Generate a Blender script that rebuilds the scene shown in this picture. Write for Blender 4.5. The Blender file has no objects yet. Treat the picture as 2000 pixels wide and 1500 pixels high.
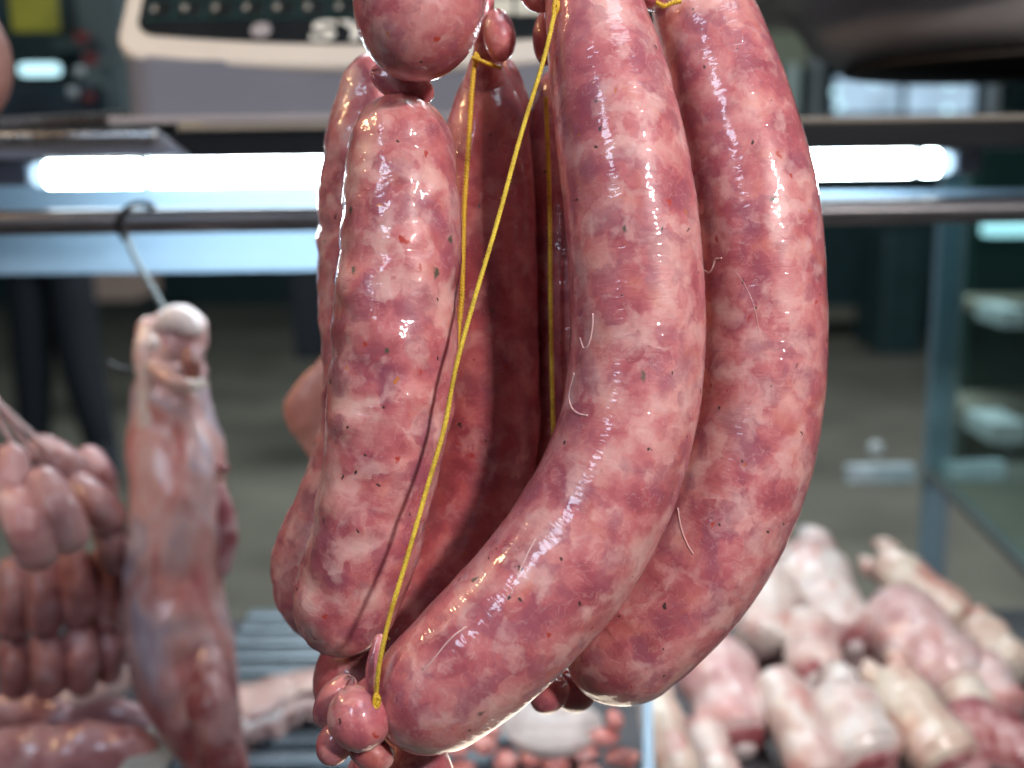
import bpy, bmesh, math, random
from mathutils import Vector, Matrix, noise
random.seed(7)
sc = bpy.context.scene
R_ = math.radians

# ------------------------------------------------------------------ camera
PITCH, ROLL, LENS = 10.7, -0.75, 40.0
CAM = Vector((0, 0, 1.25))
ROT = Matrix.Rotation(R_(90 - PITCH), 3, 'X') @ Matrix.Rotation(R_(ROLL), 3, 'Z')
K = 36.0 / LENS / 2000.0
cd = bpy.data.cameras.new('camera'); cam = bpy.data.objects.new('camera', cd)
sc.collection.objects.link(cam)
cam.matrix_world = Matrix.Translation(CAM) @ ROT.to_4x4()
cd.lens = LENS; cd.sensor_width = 36; cd.clip_start = 0.01; cd.clip_end = 200
cd.dof.use_dof = True; cd.dof.focus_distance = 0.365; cd.dof.aperture_fstop = 6.3
cd.dof.aperture_blades = 0
sc.camera = cam

# ------------------------------------------------------------------ world, lamps, exposure
w = bpy.data.worlds.new('World'); sc.world = w; w.use_nodes = True
bg = w.node_tree.nodes['Background']
bg.inputs[0].default_value = (0.55, 0.68, 0.8, 1); bg.inputs[1].default_value = 0.085

def area(name, loc, target, size, power, col, size_y=None):
    l = bpy.data.lights.new(name, 'AREA'); l.energy = power; l.color = col; l.size = size
    if size_y: l.shape = 'RECTANGLE'; l.size_y = size_y
    o = bpy.data.objects.new(name, l); sc.collection.objects.link(o)
    o.location = loc
    o.rotation_euler = (Vector(target) - Vector(loc)).to_track_quat('-Z', 'Y').to_euler()
    return o
SUBJ = (0.03, 0.38, 1.15)
area('market_lamp_front_right', (0.58, -0.38, 1.75), SUBJ, 0.075, 12.3, (1.0, 0.93, 0.90))
area('window_light_front_left', (-0.62, -0.48, 2.00), SUBJ, 0.24, 5.0, (0.66, 0.80, 1.0), 0.36)
area('warm_lamp_left', (-0.78, 0.52, 1.85), SUBJ, 0.12, 3.6, (1.0, 0.66, 0.34))
area('trotter_fill_light', (0.45, 0.16, 2.75), (0.30, 0.92, 0.9), 0.7, 10.0, (0.80, 0.90, 1.0))  # unseen light placed to reach the trotters past the shelf
area('low_rim_light', (0.02, 0.54, 0.86), (0.02, 0.40, 1.05), 0.10, 0.27, (1.0, 0.84, 0.66), 0.30)  # unseen light added for the warm rim along the lower edges
area('aisle_fill_light', (0.2, 3.6, 3.8), (0.2, 3.9, 0), 2.5, 190.0, (0.90, 0.97, 1.0))  # unseen light added to lift the dark aisle floor

sc.view_settings.view_transform = 'Standard'; sc.view_settings.look = 'None'
sc.view_settings.exposure = 0.0; sc.view_settings.gamma = 1.0
sc.view_settings.use_curve_mapping = False
sc.cycles.max_bounces = 5; sc.cycles.diffuse_bounces = 3; sc.cycles.glossy_bounces = 3; sc.cycles.transparent_max_bounces = 12
sc.cycles.sample_clamp_indirect = 4.0

# ------------------------------------------------------------------ helpers
def ray(px, py):
    return ROT @ Vector(((px - 1000) * K, -(py - 750) * K, -1.0))
def at(px, py, d):              # point at view depth d (metres) that the photo shows at px, py
    return CAM + ray(px, py) * d
def on_y(px, py, Y):
    r = ray(px, py); return CAM + r * (Y / r.y)
def on_z(px, py, z):
    r = ray(px, py); return CAM + r * ((z - CAM.z) / r.z)

C = sc.collection
def link_mesh(name, verts, faces, mat, parent=None, smooth=True, uvs=None):
    me = bpy.data.meshes.new(name)
    me.from_pydata([tuple(v) for v in verts], [], faces)
    if uvs is not None:
        uvl = me.uv_layers.new(name='UVMap')
        vi = [0] * len(me.loops); me.loops.foreach_get('vertex_index', vi)
        flat = []
        for i in vi: flat.extend(uvs[i])
        uvl.data.foreach_set('uv', flat)
    me.update()
    if smooth: me.polygons.foreach_set('use_smooth', [True] * len(me.polygons))
    if mat: me.materials.append(mat)
    o = bpy.data.objects.new(name, me); C.objects.link(o)
    if parent: o.parent = parent
    return o
def bm_obj(name, bm, mat, parent=None, smooth=False, bevel=0, seg=2):
    if bevel:
        bmesh.ops.bevel(bm, geom=list(bm.edges), offset=bevel, segments=seg, affect='EDGES', profile=0.7)
    bmesh.ops.recalc_face_normals(bm, faces=bm.faces)
    me = bpy.data.meshes.new(name); bm.to_mesh(me); bm.free()
    if smooth: me.polygons.foreach_set('use_smooth', [True] * len(me.polygons))
    if mat: me.materials.append(mat)
    o = bpy.data.objects.new(name, me); C.objects.link(o)
    if parent: o.parent = parent
    return o
def tag(o, label, cat, group=None):
    o['label'] = label; o['category'] = cat
    if group: o['group'] = group
    return o
def struct(o, kind='structure'):
    o['kind'] = kind; return o
def empty(name, loc=(0, 0, 0)):
    o = bpy.data.objects.new(name, None); C.objects.link(o); o.location = loc; o.empty_display_size = 0.02
    return o
def box(name, lo, hi, mat, parent=None, bevel=0.0, seg=2, rot=None, smooth=False):
    bm = bmesh.new()
    lo, hi = Vector(lo), Vector(hi)
    bmesh.ops.create_cube(bm, size=1, matrix=Matrix.Translation((lo + hi) / 2) @ Matrix.Diagonal((*(hi - lo), 1)))
    if rot: bmesh.ops.transform(bm, matrix=rot, verts=bm.verts)
    return bm_obj(name, bm, mat, parent, bevel=bevel, seg=seg, smooth=smooth)
def bar(name, a, b, wd, ht, mat, parent=None, bevel=0.0, up=Vector((0, 0, 1))):
    """rectangular bar from a to b"""
    a, b = Vector(a), Vector(b); t = (b - a); L = t.length; t.normalize()
    s = t.cross(up).normalized(); u = s.cross(t)
    M = Matrix((( s.x, t.x, u.x, (a.x + b.x) / 2), (s.y, t.y, u.y, (a.y + b.y) / 2), (s.z, t.z, u.z, (a.z + b.z) / 2), (0, 0, 0, 1)))
    bm = bmesh.new(); bmesh.ops.create_cube(bm, size=1, matrix=M @ Matrix.Diagonal((wd, L, ht, 1)))
    return bm_obj(name, bm, mat, parent, bevel=bevel)

def catmull(P, n):
    """P: list of tuples (any dim); returns n samples, roughly even in arc length of the first 3 dims"""
    Q = [tuple(2 * a - b for a, b in zip(P[0], P[1]))] + list(P) + [tuple(2 * a - b for a, b in zip(P[-1], P[-2]))]
    fine = []
    for i in range(1, len(Q) - 2):
        p0, p1, p2, p3 = Q[i - 1], Q[i], Q[i + 1], Q[i + 2]
        for k in range(24):
            t = k / 24
            fine.append(tuple(0.5 * (2 * b + (c - a) * t + (2 * a - 5 * b + 4 * c - d) * t * t + (3 * b - a - 3 * c + d) * t ** 3)
                              for a, b, c, d in zip(p0, p1, p2, p3)))
    fine.append(tuple(P[-1]))
    s = [0.0]
    for a, b in zip(fine, fine[1:]):
        s.append(s[-1] + math.dist(a[:3], b[:3]))
    out = []; j = 0
    for k in range(n):
        x = s[-1] * k / (n - 1)
        while j < len(s) - 2 and s[j + 1] < x: j += 1
        u = (x - s[j]) / max(1e-12, s[j + 1] - s[j])
        out.append(tuple(a + (b - a) * u for a, b in zip(fine[j], fine[j + 1])))
    return out

AWAY = ROT @ Vector((0, 0, -1))
def loft(name, path, mat, parent=None, around=72, along=160, cap0=1.0, cap1=1.0, lump=0.012, lump_scale=45, seed=0,
         pucker=0.0, flat=1.0, extra=None):
    """path: list of (x, y, z, r).  A closed tapered tube with rounded ends, gently lumpy; tip = pinched casing length at an end."""
    pts = catmull(path, along)
    rings = []                               # (centre, tangent, radius)
    V = [Vector(p[:3]) for p in pts]
    T = []
    for i in range(len(V)):
        t = V[min(i + 1, len(V) - 1)] - V[max(i - 1, 0)]
        T.append(t.normalized())
    nc = 14
    r0, r1 = pts[0][3], pts[-1][3]
    sl0 = (pts[3][3] - pts[0][3]) / max(1e-9, (V[3] - V[0]).length); sl1 = (pts[-4][3] - pts[-1][3]) / max(1e-9, (V[-4] - V[-1]).length)
    sl0, sl1 = min(0.6, max(-0.6, sl0)), min(0.6, max(-0.6, sl1))
    for k in range(nc):                      # start cap, from tip inward
        a = (k + 0.35) / nc * math.pi / 2
        rings.append((V[0] - T[0] * r0 * cap0 * math.cos(a), T[0], (r0 - sl0 * r0 * cap0 * math.cos(a)) * math.sin(a) ** 0.9))
    for i in range(len(V)): rings.append((V[i], T[i], pts[i][3]))
    for k in range(nc):
        a = (nc - k - 0.65) / nc * math.pi / 2
        rings.append((V[-1] + T[-1] * r1 * cap1 * math.cos(a), T[-1], (r1 - sl1 * r1 * cap1 * math.cos(a)) * math.sin(a) ** 0.9))
    verts, uvs = [], []
    off = Vector((seed * 3.17, seed * 1.31, -seed * 2.3))
    s = 0; prev = rings[0][0]
    S = sum((rings[i + 1][0] - rings[i][0]).length for i in range(len(rings) - 1))
    for c, t, r in rings:
        s += (c - prev).length; prev = c
        n = AWAY - t * AWAY.dot(t); n.normalize(); b = t.cross(n)
        for j in range(around):
            th = 2 * math.pi * j / around
            d = n * (math.cos(th) * flat) + b * math.sin(th)
            p = c + d * r
            q = p * lump_scale + off
            k = 1 + lump * (noise.noise(q) * 1.4 + noise.noise(q * 2.3) * 0.7 + noise.noise(q * 5.1) * 0.22)
            if pucker:
                e = min(s / (r0 * 1.1), (S - s) / (r1 * 1.1))
                if e < 1.6: k += pucker * math.exp(-e * e * 2.2) * math.sin(11 * th + 5 * noise.noise(q * 0.6))
            if extra: k += extra(p, d, s, th)
            verts.append(c + d * (r * k)); uvs.append((th * max(r0, r1), s))
    m = len(rings)
    faces = [(i * around + j, i * around + (j + 1) % around, (i + 1) * around + (j + 1) % around, (i + 1) * around + j)
             for i in range(m - 1) for j in range(around)]
    verts.append(rings[0][0] - rings[0][1] * r0 * 0.02); verts.append(rings[-1][0] + rings[-1][1] * r1 * 0.02)
    uvs += [(0, 0), (0, s)]
    a0, a1 = m * around, m * around + 1
    faces += [(a0, (j + 1) % around, j) for j in range(around)]
    faces += [(a1, (m - 1) * around + j, (m - 1) * around + (j + 1) % around) for j in range(around)]
    return link_mesh(name, verts, faces, mat, parent, uvs=uvs)
def wire(name, path, r, mat, parent=None, sides=8, n=60, twist=0.0, lobes=0, fuzz=0):
    """thin tube; twist > 0 makes a plied yarn"""
    pts = catmull([tuple(p) for p in path], n); V = [Vector(p[:3]) for p in pts]
    verts = []; s = 0
    for i, c in enumerate(V):
        t = (V[min(i + 1, n - 1)] - V[max(i - 1, 0)]).normalized()
        if i: s += (c - V[i - 1]).length
        ref = AWAY if abs(t.dot(AWAY)) < 0.9 else Vector((1, 0, 0))
        nn = (ref - t * ref.dot(t)).normalized(); b = t.cross(nn)
        for j in range(sides):
            th = 2 * math.pi * j / sides
            k = 1 + (0.22 * math.cos(lobes * (th + s * twist)) if lobes else 0)
            if fuzz: k += fuzz * noise.noise(Vector((c.x * 900 + j, c.y * 900, c.z * 900)))
            verts.append(c + (nn * math.cos(th) + b * math.sin(th)) * r * k)
    faces = [(i * sides + j, i * sides + (j + 1) % sides, (i + 1) * sides + (j + 1) % sides, (i + 1) * sides + j)
             for i in range(n - 1) for j in range(sides)]
    faces += [tuple(range(sides))[::-1], tuple((n - 1) * sides + j for j in range(sides))]
    return link_mesh(name, verts, faces, mat, parent)
def P(*l):           # photo path (px, py, depth, radius px) -> world path
    return [(*at(x, y, d), r * K * d) for x, y, d, r in l]
def L3(*l):
    return [tuple(at(x, y, d)) for x, y, d in l]

# ------------------------------------------------------------------ materials
def new_mat(name):
    m = bpy.data.materials.new(name); m.use_nodes = True
    nt = m.node_tree; return m, nt, nt.nodes['Principled BSDF']
class NB:
    def __init__(s, nt): s.nt = nt
    def n(s, typ, **kw):
        x = s.nt.nodes.new(typ)
        for k, v in kw.items():
            if k in x.inputs.keys() if isinstance(k, str) else False: x.inputs[k].default_value = v
            else: setattr(x, k, v)
        return x
    def l(s, a, b): s.nt.links.new(a, b)
    def noise(s, vec, scale, detail=3, rough=0.5, dist=0.0):
        x = s.nt.nodes.new('ShaderNodeTexNoise'); x.inputs['Scale'].default_value = scale
        x.inputs['Detail'].default_value = detail; x.inputs['Roughness'].default_value = rough
        x.inputs['Distortion'].default_value = dist
        if vec is not None: s.l(vec, x.inputs['Vector'])
        return x
    def vor(s, vec, scale, feature='F1', rnd=1.0, smooth=None):
        x = s.nt.nodes.new('ShaderNodeTexVoronoi'); x.feature = feature
        x.inputs['Scale'].default_value = scale; x.inputs['Randomness'].default_value = rnd
        if smooth is not None: x.inputs['Smoothness'].default_value = smooth
        if vec is not None: s.l(vec, x.inputs['Vector'])
        return x
    def ramp(s, fac, stops, interp='LINEAR'):
        x = s.nt.nodes.new('ShaderNodeValToRGB'); cr = x.color_ramp; cr.interpolation = interp
        while len(cr.elements) < len(stops): cr.elements.new(0.5)
        for e, (p, c) in zip(cr.elements, stops):
            e.position = p; e.color = (c, c, c, 1) if isinstance(c, (int, float)) else (*c, 1)
        s.l(fac, x.inputs['Fac']); return x.outputs['Color']
    def mix(s, fac, a, b, blend='MIX'):
        x = s.nt.nodes.new('ShaderNodeMix'); x.data_type = 'RGBA'; x.blend_type = blend
        for sock, v in ((x.inputs[0], fac), (x.inputs[6], a), (x.inputs[7], b)):
            if hasattr(v, 'links'): s.l(v, sock)
            elif isinstance(v, (int, float)): sock.default_value = v if sock.type == 'VALUE' else (v, v, v, 1)
            else: sock.default_value = (*v, 1)
        return x.outputs[2]
    def math(s, op, a, b=0.0, clamp=False):
        x = s.nt.nodes.new('ShaderNodeMath'); x.operation = op; x.use_clamp = clamp
        for sock, v in ((x.inputs[0], a), (x.inputs[1], b)):
            if hasattr(v, 'links'): s.l(v, sock)
            else: sock.default_value = v
        return x.outputs[0]
    def mapping(s, vec, scale=(1, 1, 1), loc=(0, 0, 0)):
        x = s.nt.nodes.new('ShaderNodeMapping'); s.l(vec, x.inputs['Vector'])
        x.inputs['Scale'].default_value = scale; x.inputs['Location'].default_value = loc
        return x.outputs[0]
    def bump(s, h, strength, dist, normal=None):
        x = s.nt.nodes.new('ShaderNodeBump'); x.inputs['Strength'].default_value = strength
        x.inputs['Distance'].default_value = dist; s.l(h, x.inputs['Height'])
        if normal is not None: s.l(normal, x.inputs['Normal'])
        return x.outputs[0]
def plain(name, col, rough=0.5, metal=0.0, var=0.12, scale=30, emit=None, estr=0, bump=0.0, coat=0.0, sheen=0.0):
    m, nt, p = new_mat(name); b = NB(nt)
    tc = b.n('ShaderNodeTexCoord').outputs['Object']
    nz = b.noise(tc, scale, 4, 0.6)
    f = b.ramp(nz.outputs['Fac'], [(0.25, 1 - var), (0.75, 1 + var)])
    b.l(b.mix(1.0, col, f, 'MULTIPLY'), p.inputs['Base Color'])
    b.l(b.ramp(nz.outputs['Fac'], [(0.2, max(0, rough - 0.06)), (0.8, min(1, rough + 0.06))]), p.inputs['Roughness'])
    p.inputs['Metallic'].default_value = metal
    if coat: p.inputs['Coat Weight'].default_value = coat; p.inputs['Coat Roughness'].default_value = 0.1
    if emit: p.inputs['Emission Color'].default_value = (*emit, 1); p.inputs['Emission Strength'].default_value = estr
    if bump: b.l(b.bump(nz.outputs['Fac'], bump, 0.001), p.inputs['Normal'])
    return m

def sausage_mat(name, seed, fat=0.0, wet=0.5, tint=(1, 1, 1), gloss=0.035):
    m, nt, p = new_mat(name); b = NB(nt)
    tc = b.n('ShaderNodeTexCoord')
    co = b.mapping(tc.outputs['Object'], loc=(seed * 0.37, seed * 0.11, seed * 0.23))
    # warped coordinate so that the meat pieces are torn rather than round
    wv = b.noise(co, 110, 3, 0.6)
    warp = b.nt.nodes.new('ShaderNodeVectorMath'); warp.operation = 'MULTIPLY_ADD'
    b.l(wv.outputs['Color'], warp.inputs[0]); warp.inputs[1].default_value = (0.009, 0.009, 0.009); b.l(co, warp.inputs[2])
    wc = warp.outputs[0]
    cell = b.vor(wc, 95, 'F1', 1.0)
    sepc = b.n('ShaderNodeSeparateColor'); b.l(cell.outputs['Color'], sepc.inputs[0])
    cloud = b.noise(wc, 68, 4, 0.54)
    tone = b.math('ADD', b.math('MULTIPLY', cloud.outputs['Fac'], 1.0), b.math('MULTIPLY', b.math('SUBTRACT', sepc.outputs[0], 0.5), 0.10))
    tone = b.math('ADD', b.math('MULTIPLY', b.math('SUBTRACT', tone, 0.5), 1.05), 0.505 + fat)
    col = b.ramp(tone, [(0.30, (0.32, 0.070, 0.092)), (0.42, (0.43, 0.105, 0.122)), (0.50, (0.51, 0.150, 0.158)),
                        (0.58, (0.57, 0.215, 0.208)), (0.68, (0.63, 0.300, 0.280)), (0.80, (0.69, 0.385, 0.355))])
    # darker mauve muscle seen through the casing, in torn lumps with soft borders
    mus = b.noise(b.mapping(wc, loc=(4.1, 2.2, 7.7)), 88, 3, 0.5)
    mm_ = b.math('ADD', mus.outputs['Fac'], b.math('MULTIPLY', b.math('SUBTRACT', sepc.outputs[1], 0.5), 0.12))
    col = b.mix(b.ramp(mm_, [(0.49, 0.0), (0.585, 0.46), (0.70, 0.74)]), col, (0.29, 0.078, 0.118))
    # pale fat, few sharper lumps
    ft_ = b.noise(b.mapping(wc, loc=(9.3, 1.7, 3.1)), 100, 3, 0.5)
    fm_ = b.math('ADD', ft_.outputs['Fac'], b.math('MULTIPLY', b.math('SUBTRACT', sepc.outputs[2], 0.5), 0.11))
    col = b.mix(b.ramp(fm_, [(0.52, 0.0), (0.64, 0.46), (0.76, 0.76)]), col, (0.73, 0.445, 0.405))
    # pale connective threads
    st = b.noise(b.mapping(wc, loc=(2.2, 8.1, 0.4)), 120, 2, 0.6, 1.0)
    col = b.mix(b.ramp(st.outputs['Fac'], [(0.485, 0.0), (0.5, 0.26), (0.515, 0.0)]), col, (0.74, 0.45, 0.41))
    # orange paprika haze
    orr = b.noise(co, 63, 2, 0.5, 0.6)
    col = b.mix(b.ramp(orr.outputs['Fac'], [(0.58, 0.0), (0.74, 0.42)]), col, (0.56, 0.165, 0.105))
    # specks: dark pepper, green herb, red chilli
    def specks(scale, size, share, colour, sd, c, soft=0.25):
        vv = b.vor(b.mapping(wc, (1, 1, 0.75), (sd, sd * 2, sd * 3)), scale, 'F1', 1.0)
        sp = b.n('ShaderNodeSeparateColor'); b.l(vv.outputs['Color'], sp.inputs[0])
        near = b.ramp(vv.outputs['Distance'], [(size * (1 - soft), 1.0), (size, 0.0)])
        pick = b.math('GREATER_THAN', sp.outputs[1], 1 - share)
        return b.mix(b.math('MULTIPLY', near, pick), c, colour)
    col = specks(160, 0.17, 0.13, (0.42, 0.045, 0.03), 1.7, col, 0.5)
    col = specks(120, 0.19, 0.10, (0.10, 0.085, 0.06), 5.1, col, 0.55)
    col = specks(150, 0.12, 0.07, (0.50, 0.16, 0.03), 9.3, col, 0.5)
    col = specks(330, 0.22, 0.06, (0.07, 0.035, 0.03), 13.7, col, 0.3)
    if tint != (1, 1, 1): col = b.mix(1.0, col, tint, 'MULTIPLY')
    b.l(col, p.inputs['Base Color'])
    p.inputs['Roughness'].default_value = 0.42
    p.inputs['Specular IOR Level'].default_value = 0.4
    p.inputs['Subsurface Weight'].default_value = 0.45
    p.inputs['Subsurface Radius'].default_value = (1.0, 0.32, 0.24)
    p.inputs['Subsurface Scale'].default_value = 0.006
    p.inputs['Coat Weight'].default_value = 1.0
    p.inputs['Coat Roughness'].default_value = gloss
    p.inputs['Coat IOR'].default_value = 1.42
    # fine cross wrinkles of the casing (round the girth) + wet blobs
    uv = tc.outputs['UV']
    wr = b.noise(b.mapping(uv, (210, 640, 1)), 1.0, 1.5, 0.5, 0.5)
    blob = b.noise(co, 170, 2, 0.45)
    patch = b.ramp(b.noise(b.mapping(co, loc=(1.3, 6.1, 2.9)), 95, 2, 0.5).outputs['Fac'], [(0.36, 0.15), (0.62, 1.0)])
    h = b.math('ADD', b.math('MULTIPLY', b.math('MULTIPLY', wr.outputs['Fac'], patch), 0.85), b.math('MULTIPLY', blob.outputs['Fac'], 2.0 * wet))
    nrm = b.bump(h, 0.6, 0.0007)
    b.l(nrm, p.inputs['Coat Normal'])
    soft = b.bump(b.math('ADD', b.math('MULTIPLY', blob.outputs['Fac'], 1.0), wr.outputs['Fac']), 0.2, 0.0005)
    b.l(soft, p.inputs['Normal'])
    return m

def flesh_mat(name, stops, scale, seed=0, rough=0.4, coat=0.4, bump=0.5, sss=0.0, spots=None, stretch=(1, 1, 1)):
    m, nt, p = new_mat(name); b = NB(nt)
    tc = b.n('ShaderNodeTexCoord')
    co = b.mapping(tc.outputs['Object'], stretch, (seed * 0.7, seed * 0.3, seed * 0.51))
    a = b.noise(co, scale, 3, 0.55, 0.6); c2 = b.noise(co, scale * 3.1, 4, 0.6)
    v = b.math('ADD', b.math('MULTIPLY', a.outputs['Fac'], 0.75), b.math('MULTIPLY', c2.outputs['Fac'], 0.25))
    col = b.ramp(v, stops)
    if spots:
        s2 = b.noise(co, scale * 0.8, 2, 0.5, 0.4)
        s3 = b.mapping(s2.outputs['Color'], (1, 1, 1))
        col = b.mix(b.ramp(b.noise(b.mapping(co, loc=(3, 5, 7)), scale * 1.1, 2).outputs['Fac'], [(0.56, 0.0), (0.66, spots[1])]), col, spots[0])
    b.l(col, p.inputs['Base Color'])
    p.inputs['Roughness'].default_value = rough
    p.inputs['Coat Weight'].default_value = coat; p.inputs['Coat Roughness'].default_value = 0.2
    p.inputs['Subsurface Weight'].default_value = sss
    p.inputs['Subsurface Radius'].default_value = (1, 0.4, 0.3); p.inputs['Subsurface Scale'].default_value = 0.005
    b.l(b.bump(v, bump, 0.004), p.inputs['Normal'])
    return m
def glass_mat(name, tint=(0.8, 0.93, 0.92), refl=0.08):
    m = bpy.data.materials.new(name); m.use_nodes = True; nt = m.node_tree; nt.nodes.clear(); b = NB(nt)
    out = nt.nodes.new('ShaderNodeOutputMaterial'); tr = nt.nodes.new('ShaderNodeBsdfTransparent'); gl = nt.nodes.new('ShaderNodeBsdfGlossy')
    tr.inputs[0].default_value = (*tint, 1); gl.inputs['Roughness'].default_value = 0.03
    mx = nt.nodes.new('ShaderNodeMixShader'); mx.inputs[0].default_value = refl; b.l(tr.outputs[0], mx.inputs[1]); b.l(gl.outputs[0], mx.inputs[2])
    b.l(mx.outputs[0], out.inputs['Surface']); return m
def emit_mat(name, col, strength, var=0.0, scale=8):
    m = bpy.data.materials.new(name); m.use_nodes = True; nt = m.node_tree; nt.nodes.clear(); b = NB(nt)
    out = nt.nodes.new('ShaderNodeOutputMaterial'); e = nt.nodes.new('ShaderNodeEmission')
    e.inputs[1].default_value = strength
    if var:
        tc = b.n('ShaderNodeTexCoord').outputs['Object']; nz = b.noise(tc, scale, 2)
        b.l(b.mix(1.0, col, b.ramp(nz.outputs['Fac'], [(0.3, 1 - var), (0.7, 1.0)]), 'MULTIPLY'), e.inputs[0])
    else: e.inputs[0].default_value = (*col, 1)
    b.l(e.outputs[0], out.inputs['Surface']); return m

M = {}
M['steel'] = plain('brushed_steel', (0.42, 0.42, 0.43), 0.28, 1.0, 0.1, 60)
M['pan_steel'] = plain('pan_steel', (0.55, 0.50, 0.49), 0.32, 0.35, 0.1, 14)
M['dark_steel'] = plain('dark_rail_steel', (0.10, 0.095, 0.10), 0.32, 0.6, 0.15, 40)
M['charcoal'] = plain('charcoal_fascia', (0.011, 0.012, 0.015), 0.45, 0.0, 0.2, 20)
M['charcoal'].node_tree.nodes['Principled BSDF'].inputs['Specular IOR Level'].default_value = 0.12
M['shelf_blue'] = plain('grey_shelf_cap', (0.22, 0.24, 0.30), 0.35, 0.3, 0.1, 12)
M['panel'] = plain('pale_blue_panel', (0.29, 0.43, 0.57), 0.35, 0.0, 0.03, 6)
M['plastic'] = plain('cream_plastic', (0.66, 0.60, 0.53), 0.42, 0.0, 0.05, 15)
M['body_plastic'] = plain('shaded_body_plastic', (0.17, 0.175, 0.21), 0.45, 0.0, 0.05, 15)  # shade of the scale front put into the body colour
M['foot_plastic'] = plain('grey_base_plastic', (0.34, 0.31, 0.32), 0.5, 0.0, 0.08, 15)
M['black_panel'] = plain('black_keypad', (0.012, 0.014, 0.016), 0.22, 0.0, 0.2, 30)
M['key_dark'] = plain('dark_key', (0.010, 0.012, 0.012), 0.3, 0.0, 0.3, 90)
M['key_edge'] = plain('teal_key_edge', (0.02, 0.085, 0.08), 0.4, 0.0, 0.2, 50)
M['key_pale'] = plain('pale_key', (0.62, 0.60, 0.50), 0.4, 0.0, 0.1, 50)
M['key_orange'] = plain('orange_key', (0.95, 0.32, 0.01), 0.4, 0.0, 0.1, 50)
M['legend'] = plain('white_print', (0.75, 0.73, 0.66), 0.5, 0.0, 0.1, 50)
def yarn_mat(name, c1, c2):
    m, nt, p = new_mat(name); b = NB(nt); tc = b.n('ShaderNodeTexCoord').outputs['Object']
    col = b.mix(b.ramp(b.noise(tc, 95, 3, 0.6).outputs['Fac'], [(0.42, 0.0), (0.66, 1.0)]), c1, c2)
    fib = b.noise(tc, 1500, 3, 0.6)
    b.l(b.mix(1.0, col, b.ramp(fib.outputs['Fac'], [(0.25, 0.6), (0.75, 1.25)]), 'MULTIPLY'), p.inputs['Base Color'])
    p.inputs['Roughness'].default_value = 0.75; b.l(b.bump(fib.outputs['Fac'], 0.5, 0.001), p.inputs['Normal']); return m
M['yarn'] = yarn_mat('yellow_cotton', (0.76, 0.54, 0.05), (0.50, 0.30, 0.02))
M['yarn_wet'] = plain('wet_yellow_cotton', (0.60, 0.36, 0.015), 0.45, 0.0, 0.3, 1500, bump=0.3)
M['tube'] = emit_mat('fluorescent_tube', (0.80, 0.93, 1.0), 40.0)
M['tube_end'] = emit_mat('fluorescent_tube_end', (0.55, 0.8, 1.0), 1.6)
M['glass'] = glass_mat('case_glass')
M['floor'] = plain('market_floor', (0.145, 0.140, 0.112), 0.5, 0.0, 0.45, 1.3)
M['teal'] = plain('dark_teal_cabinet', (0.016, 0.042, 0.047), 0.4, 0.0, 0.25, 5)
M['trousers'] = plain('navy_cloth', (0.010, 0.014, 0.022), 0.85, 0.0, 0.3, 12)
M['wood'] = plain('shelf_board', (0.24, 0.21, 0.17), 0.6, 0.0, 0.15, 12)
M['white_box'] = plain('white_card', (0.6, 0.66, 0.68), 0.6, 0.0, 0.06, 10)
M['slat'] = plain('rack_steel', (0.27, 0.33, 0.38), 0.3, 0.7, 0.1, 40)
M['tray'] = plain('display_tray', (0.10, 0.10, 0.11), 0.35, 0.5, 0.1, 20)
M['bowl'] = plain('cream_ceramic', (0.50, 0.43, 0.41), 0.3, 0.0, 0.06, 20, coat=0.5)
M['wrap'] = glass_mat('clear_wrap', (0.86, 0.9, 0.9))
M['window'] = emit_mat('daylight_pane', (0.52, 0.74, 0.95), 1.0, 0.35, 6)
M['frame'] = plain('window_frame', (0.32, 0.36, 0.38), 0.5, 0.0, 0.1, 8)
M['lamp_and_glint_glow'] = emit_mat('distant_lamp_and_glint', (0.55, 0.9, 1.0), 1.6)
M['sign'] = plain('yellow_green_sign', (0.20, 0.20, 0.02), 0.5, 0.0, 0.4, 18, emit=(0.5, 0.5, 0.05), estr=0.10)
M['red'] = plain('dull_red_card', (0.22, 0.025, 0.03), 0.6, 0.0, 0.1, 20)
M['casing'] = flesh_mat('casing_skin', [(0.3, (0.58, 0.30, 0.29)), (0.7, (0.70, 0.44, 0.41))], 200, rough=0.25, coat=1.0, bump=0.1, sss=0.0)

# ================================================================== SETTING
FL = box('floor', (-14, -2, -0.1), (14, 40, 0), M['floor']); struct(FL)
FZ = 0.83                                                   # display floor height
back_wall = box('back_wall', (-16, 11.0, 0), (16, 11.2, 6), M['teal']); struct(back_wall)

# display floor under the meat: steel tray plus a slatted rack
tray = box('display_floor', (-0.75, 0.50, FZ - 0.03), (0.75, 1.06, FZ - 0.012), M['tray'], bevel=0.004); struct(tray)
rack = empty('slatted_rack', (-0.2, 0.8, FZ - 0.012)); tag(rack, 'blue grey steel slatted rack on the display floor', 'rack')
rx0, rx1 = -0.26, 0.06
for i in range(15):
    y = 0.60 + i * 0.031
    s = box('slat', (rx0, y, FZ - 0.008), (rx1, y + 0.021, FZ), M['slat'], bevel=0.003); s.parent = rack; s.matrix_parent_inverse = Matrix.Translation(-rack.location)
for x in (rx0 + 0.02, rx1 - 0.03):
    s = box('cross_bar', (x, 0.60, FZ - 0.0118), (x + 0.012, 1.05, FZ - 0.0081), M['slat']); s.parent = rack; s.matrix_parent_inverse = Matrix.Translation(-rack.location)

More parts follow.
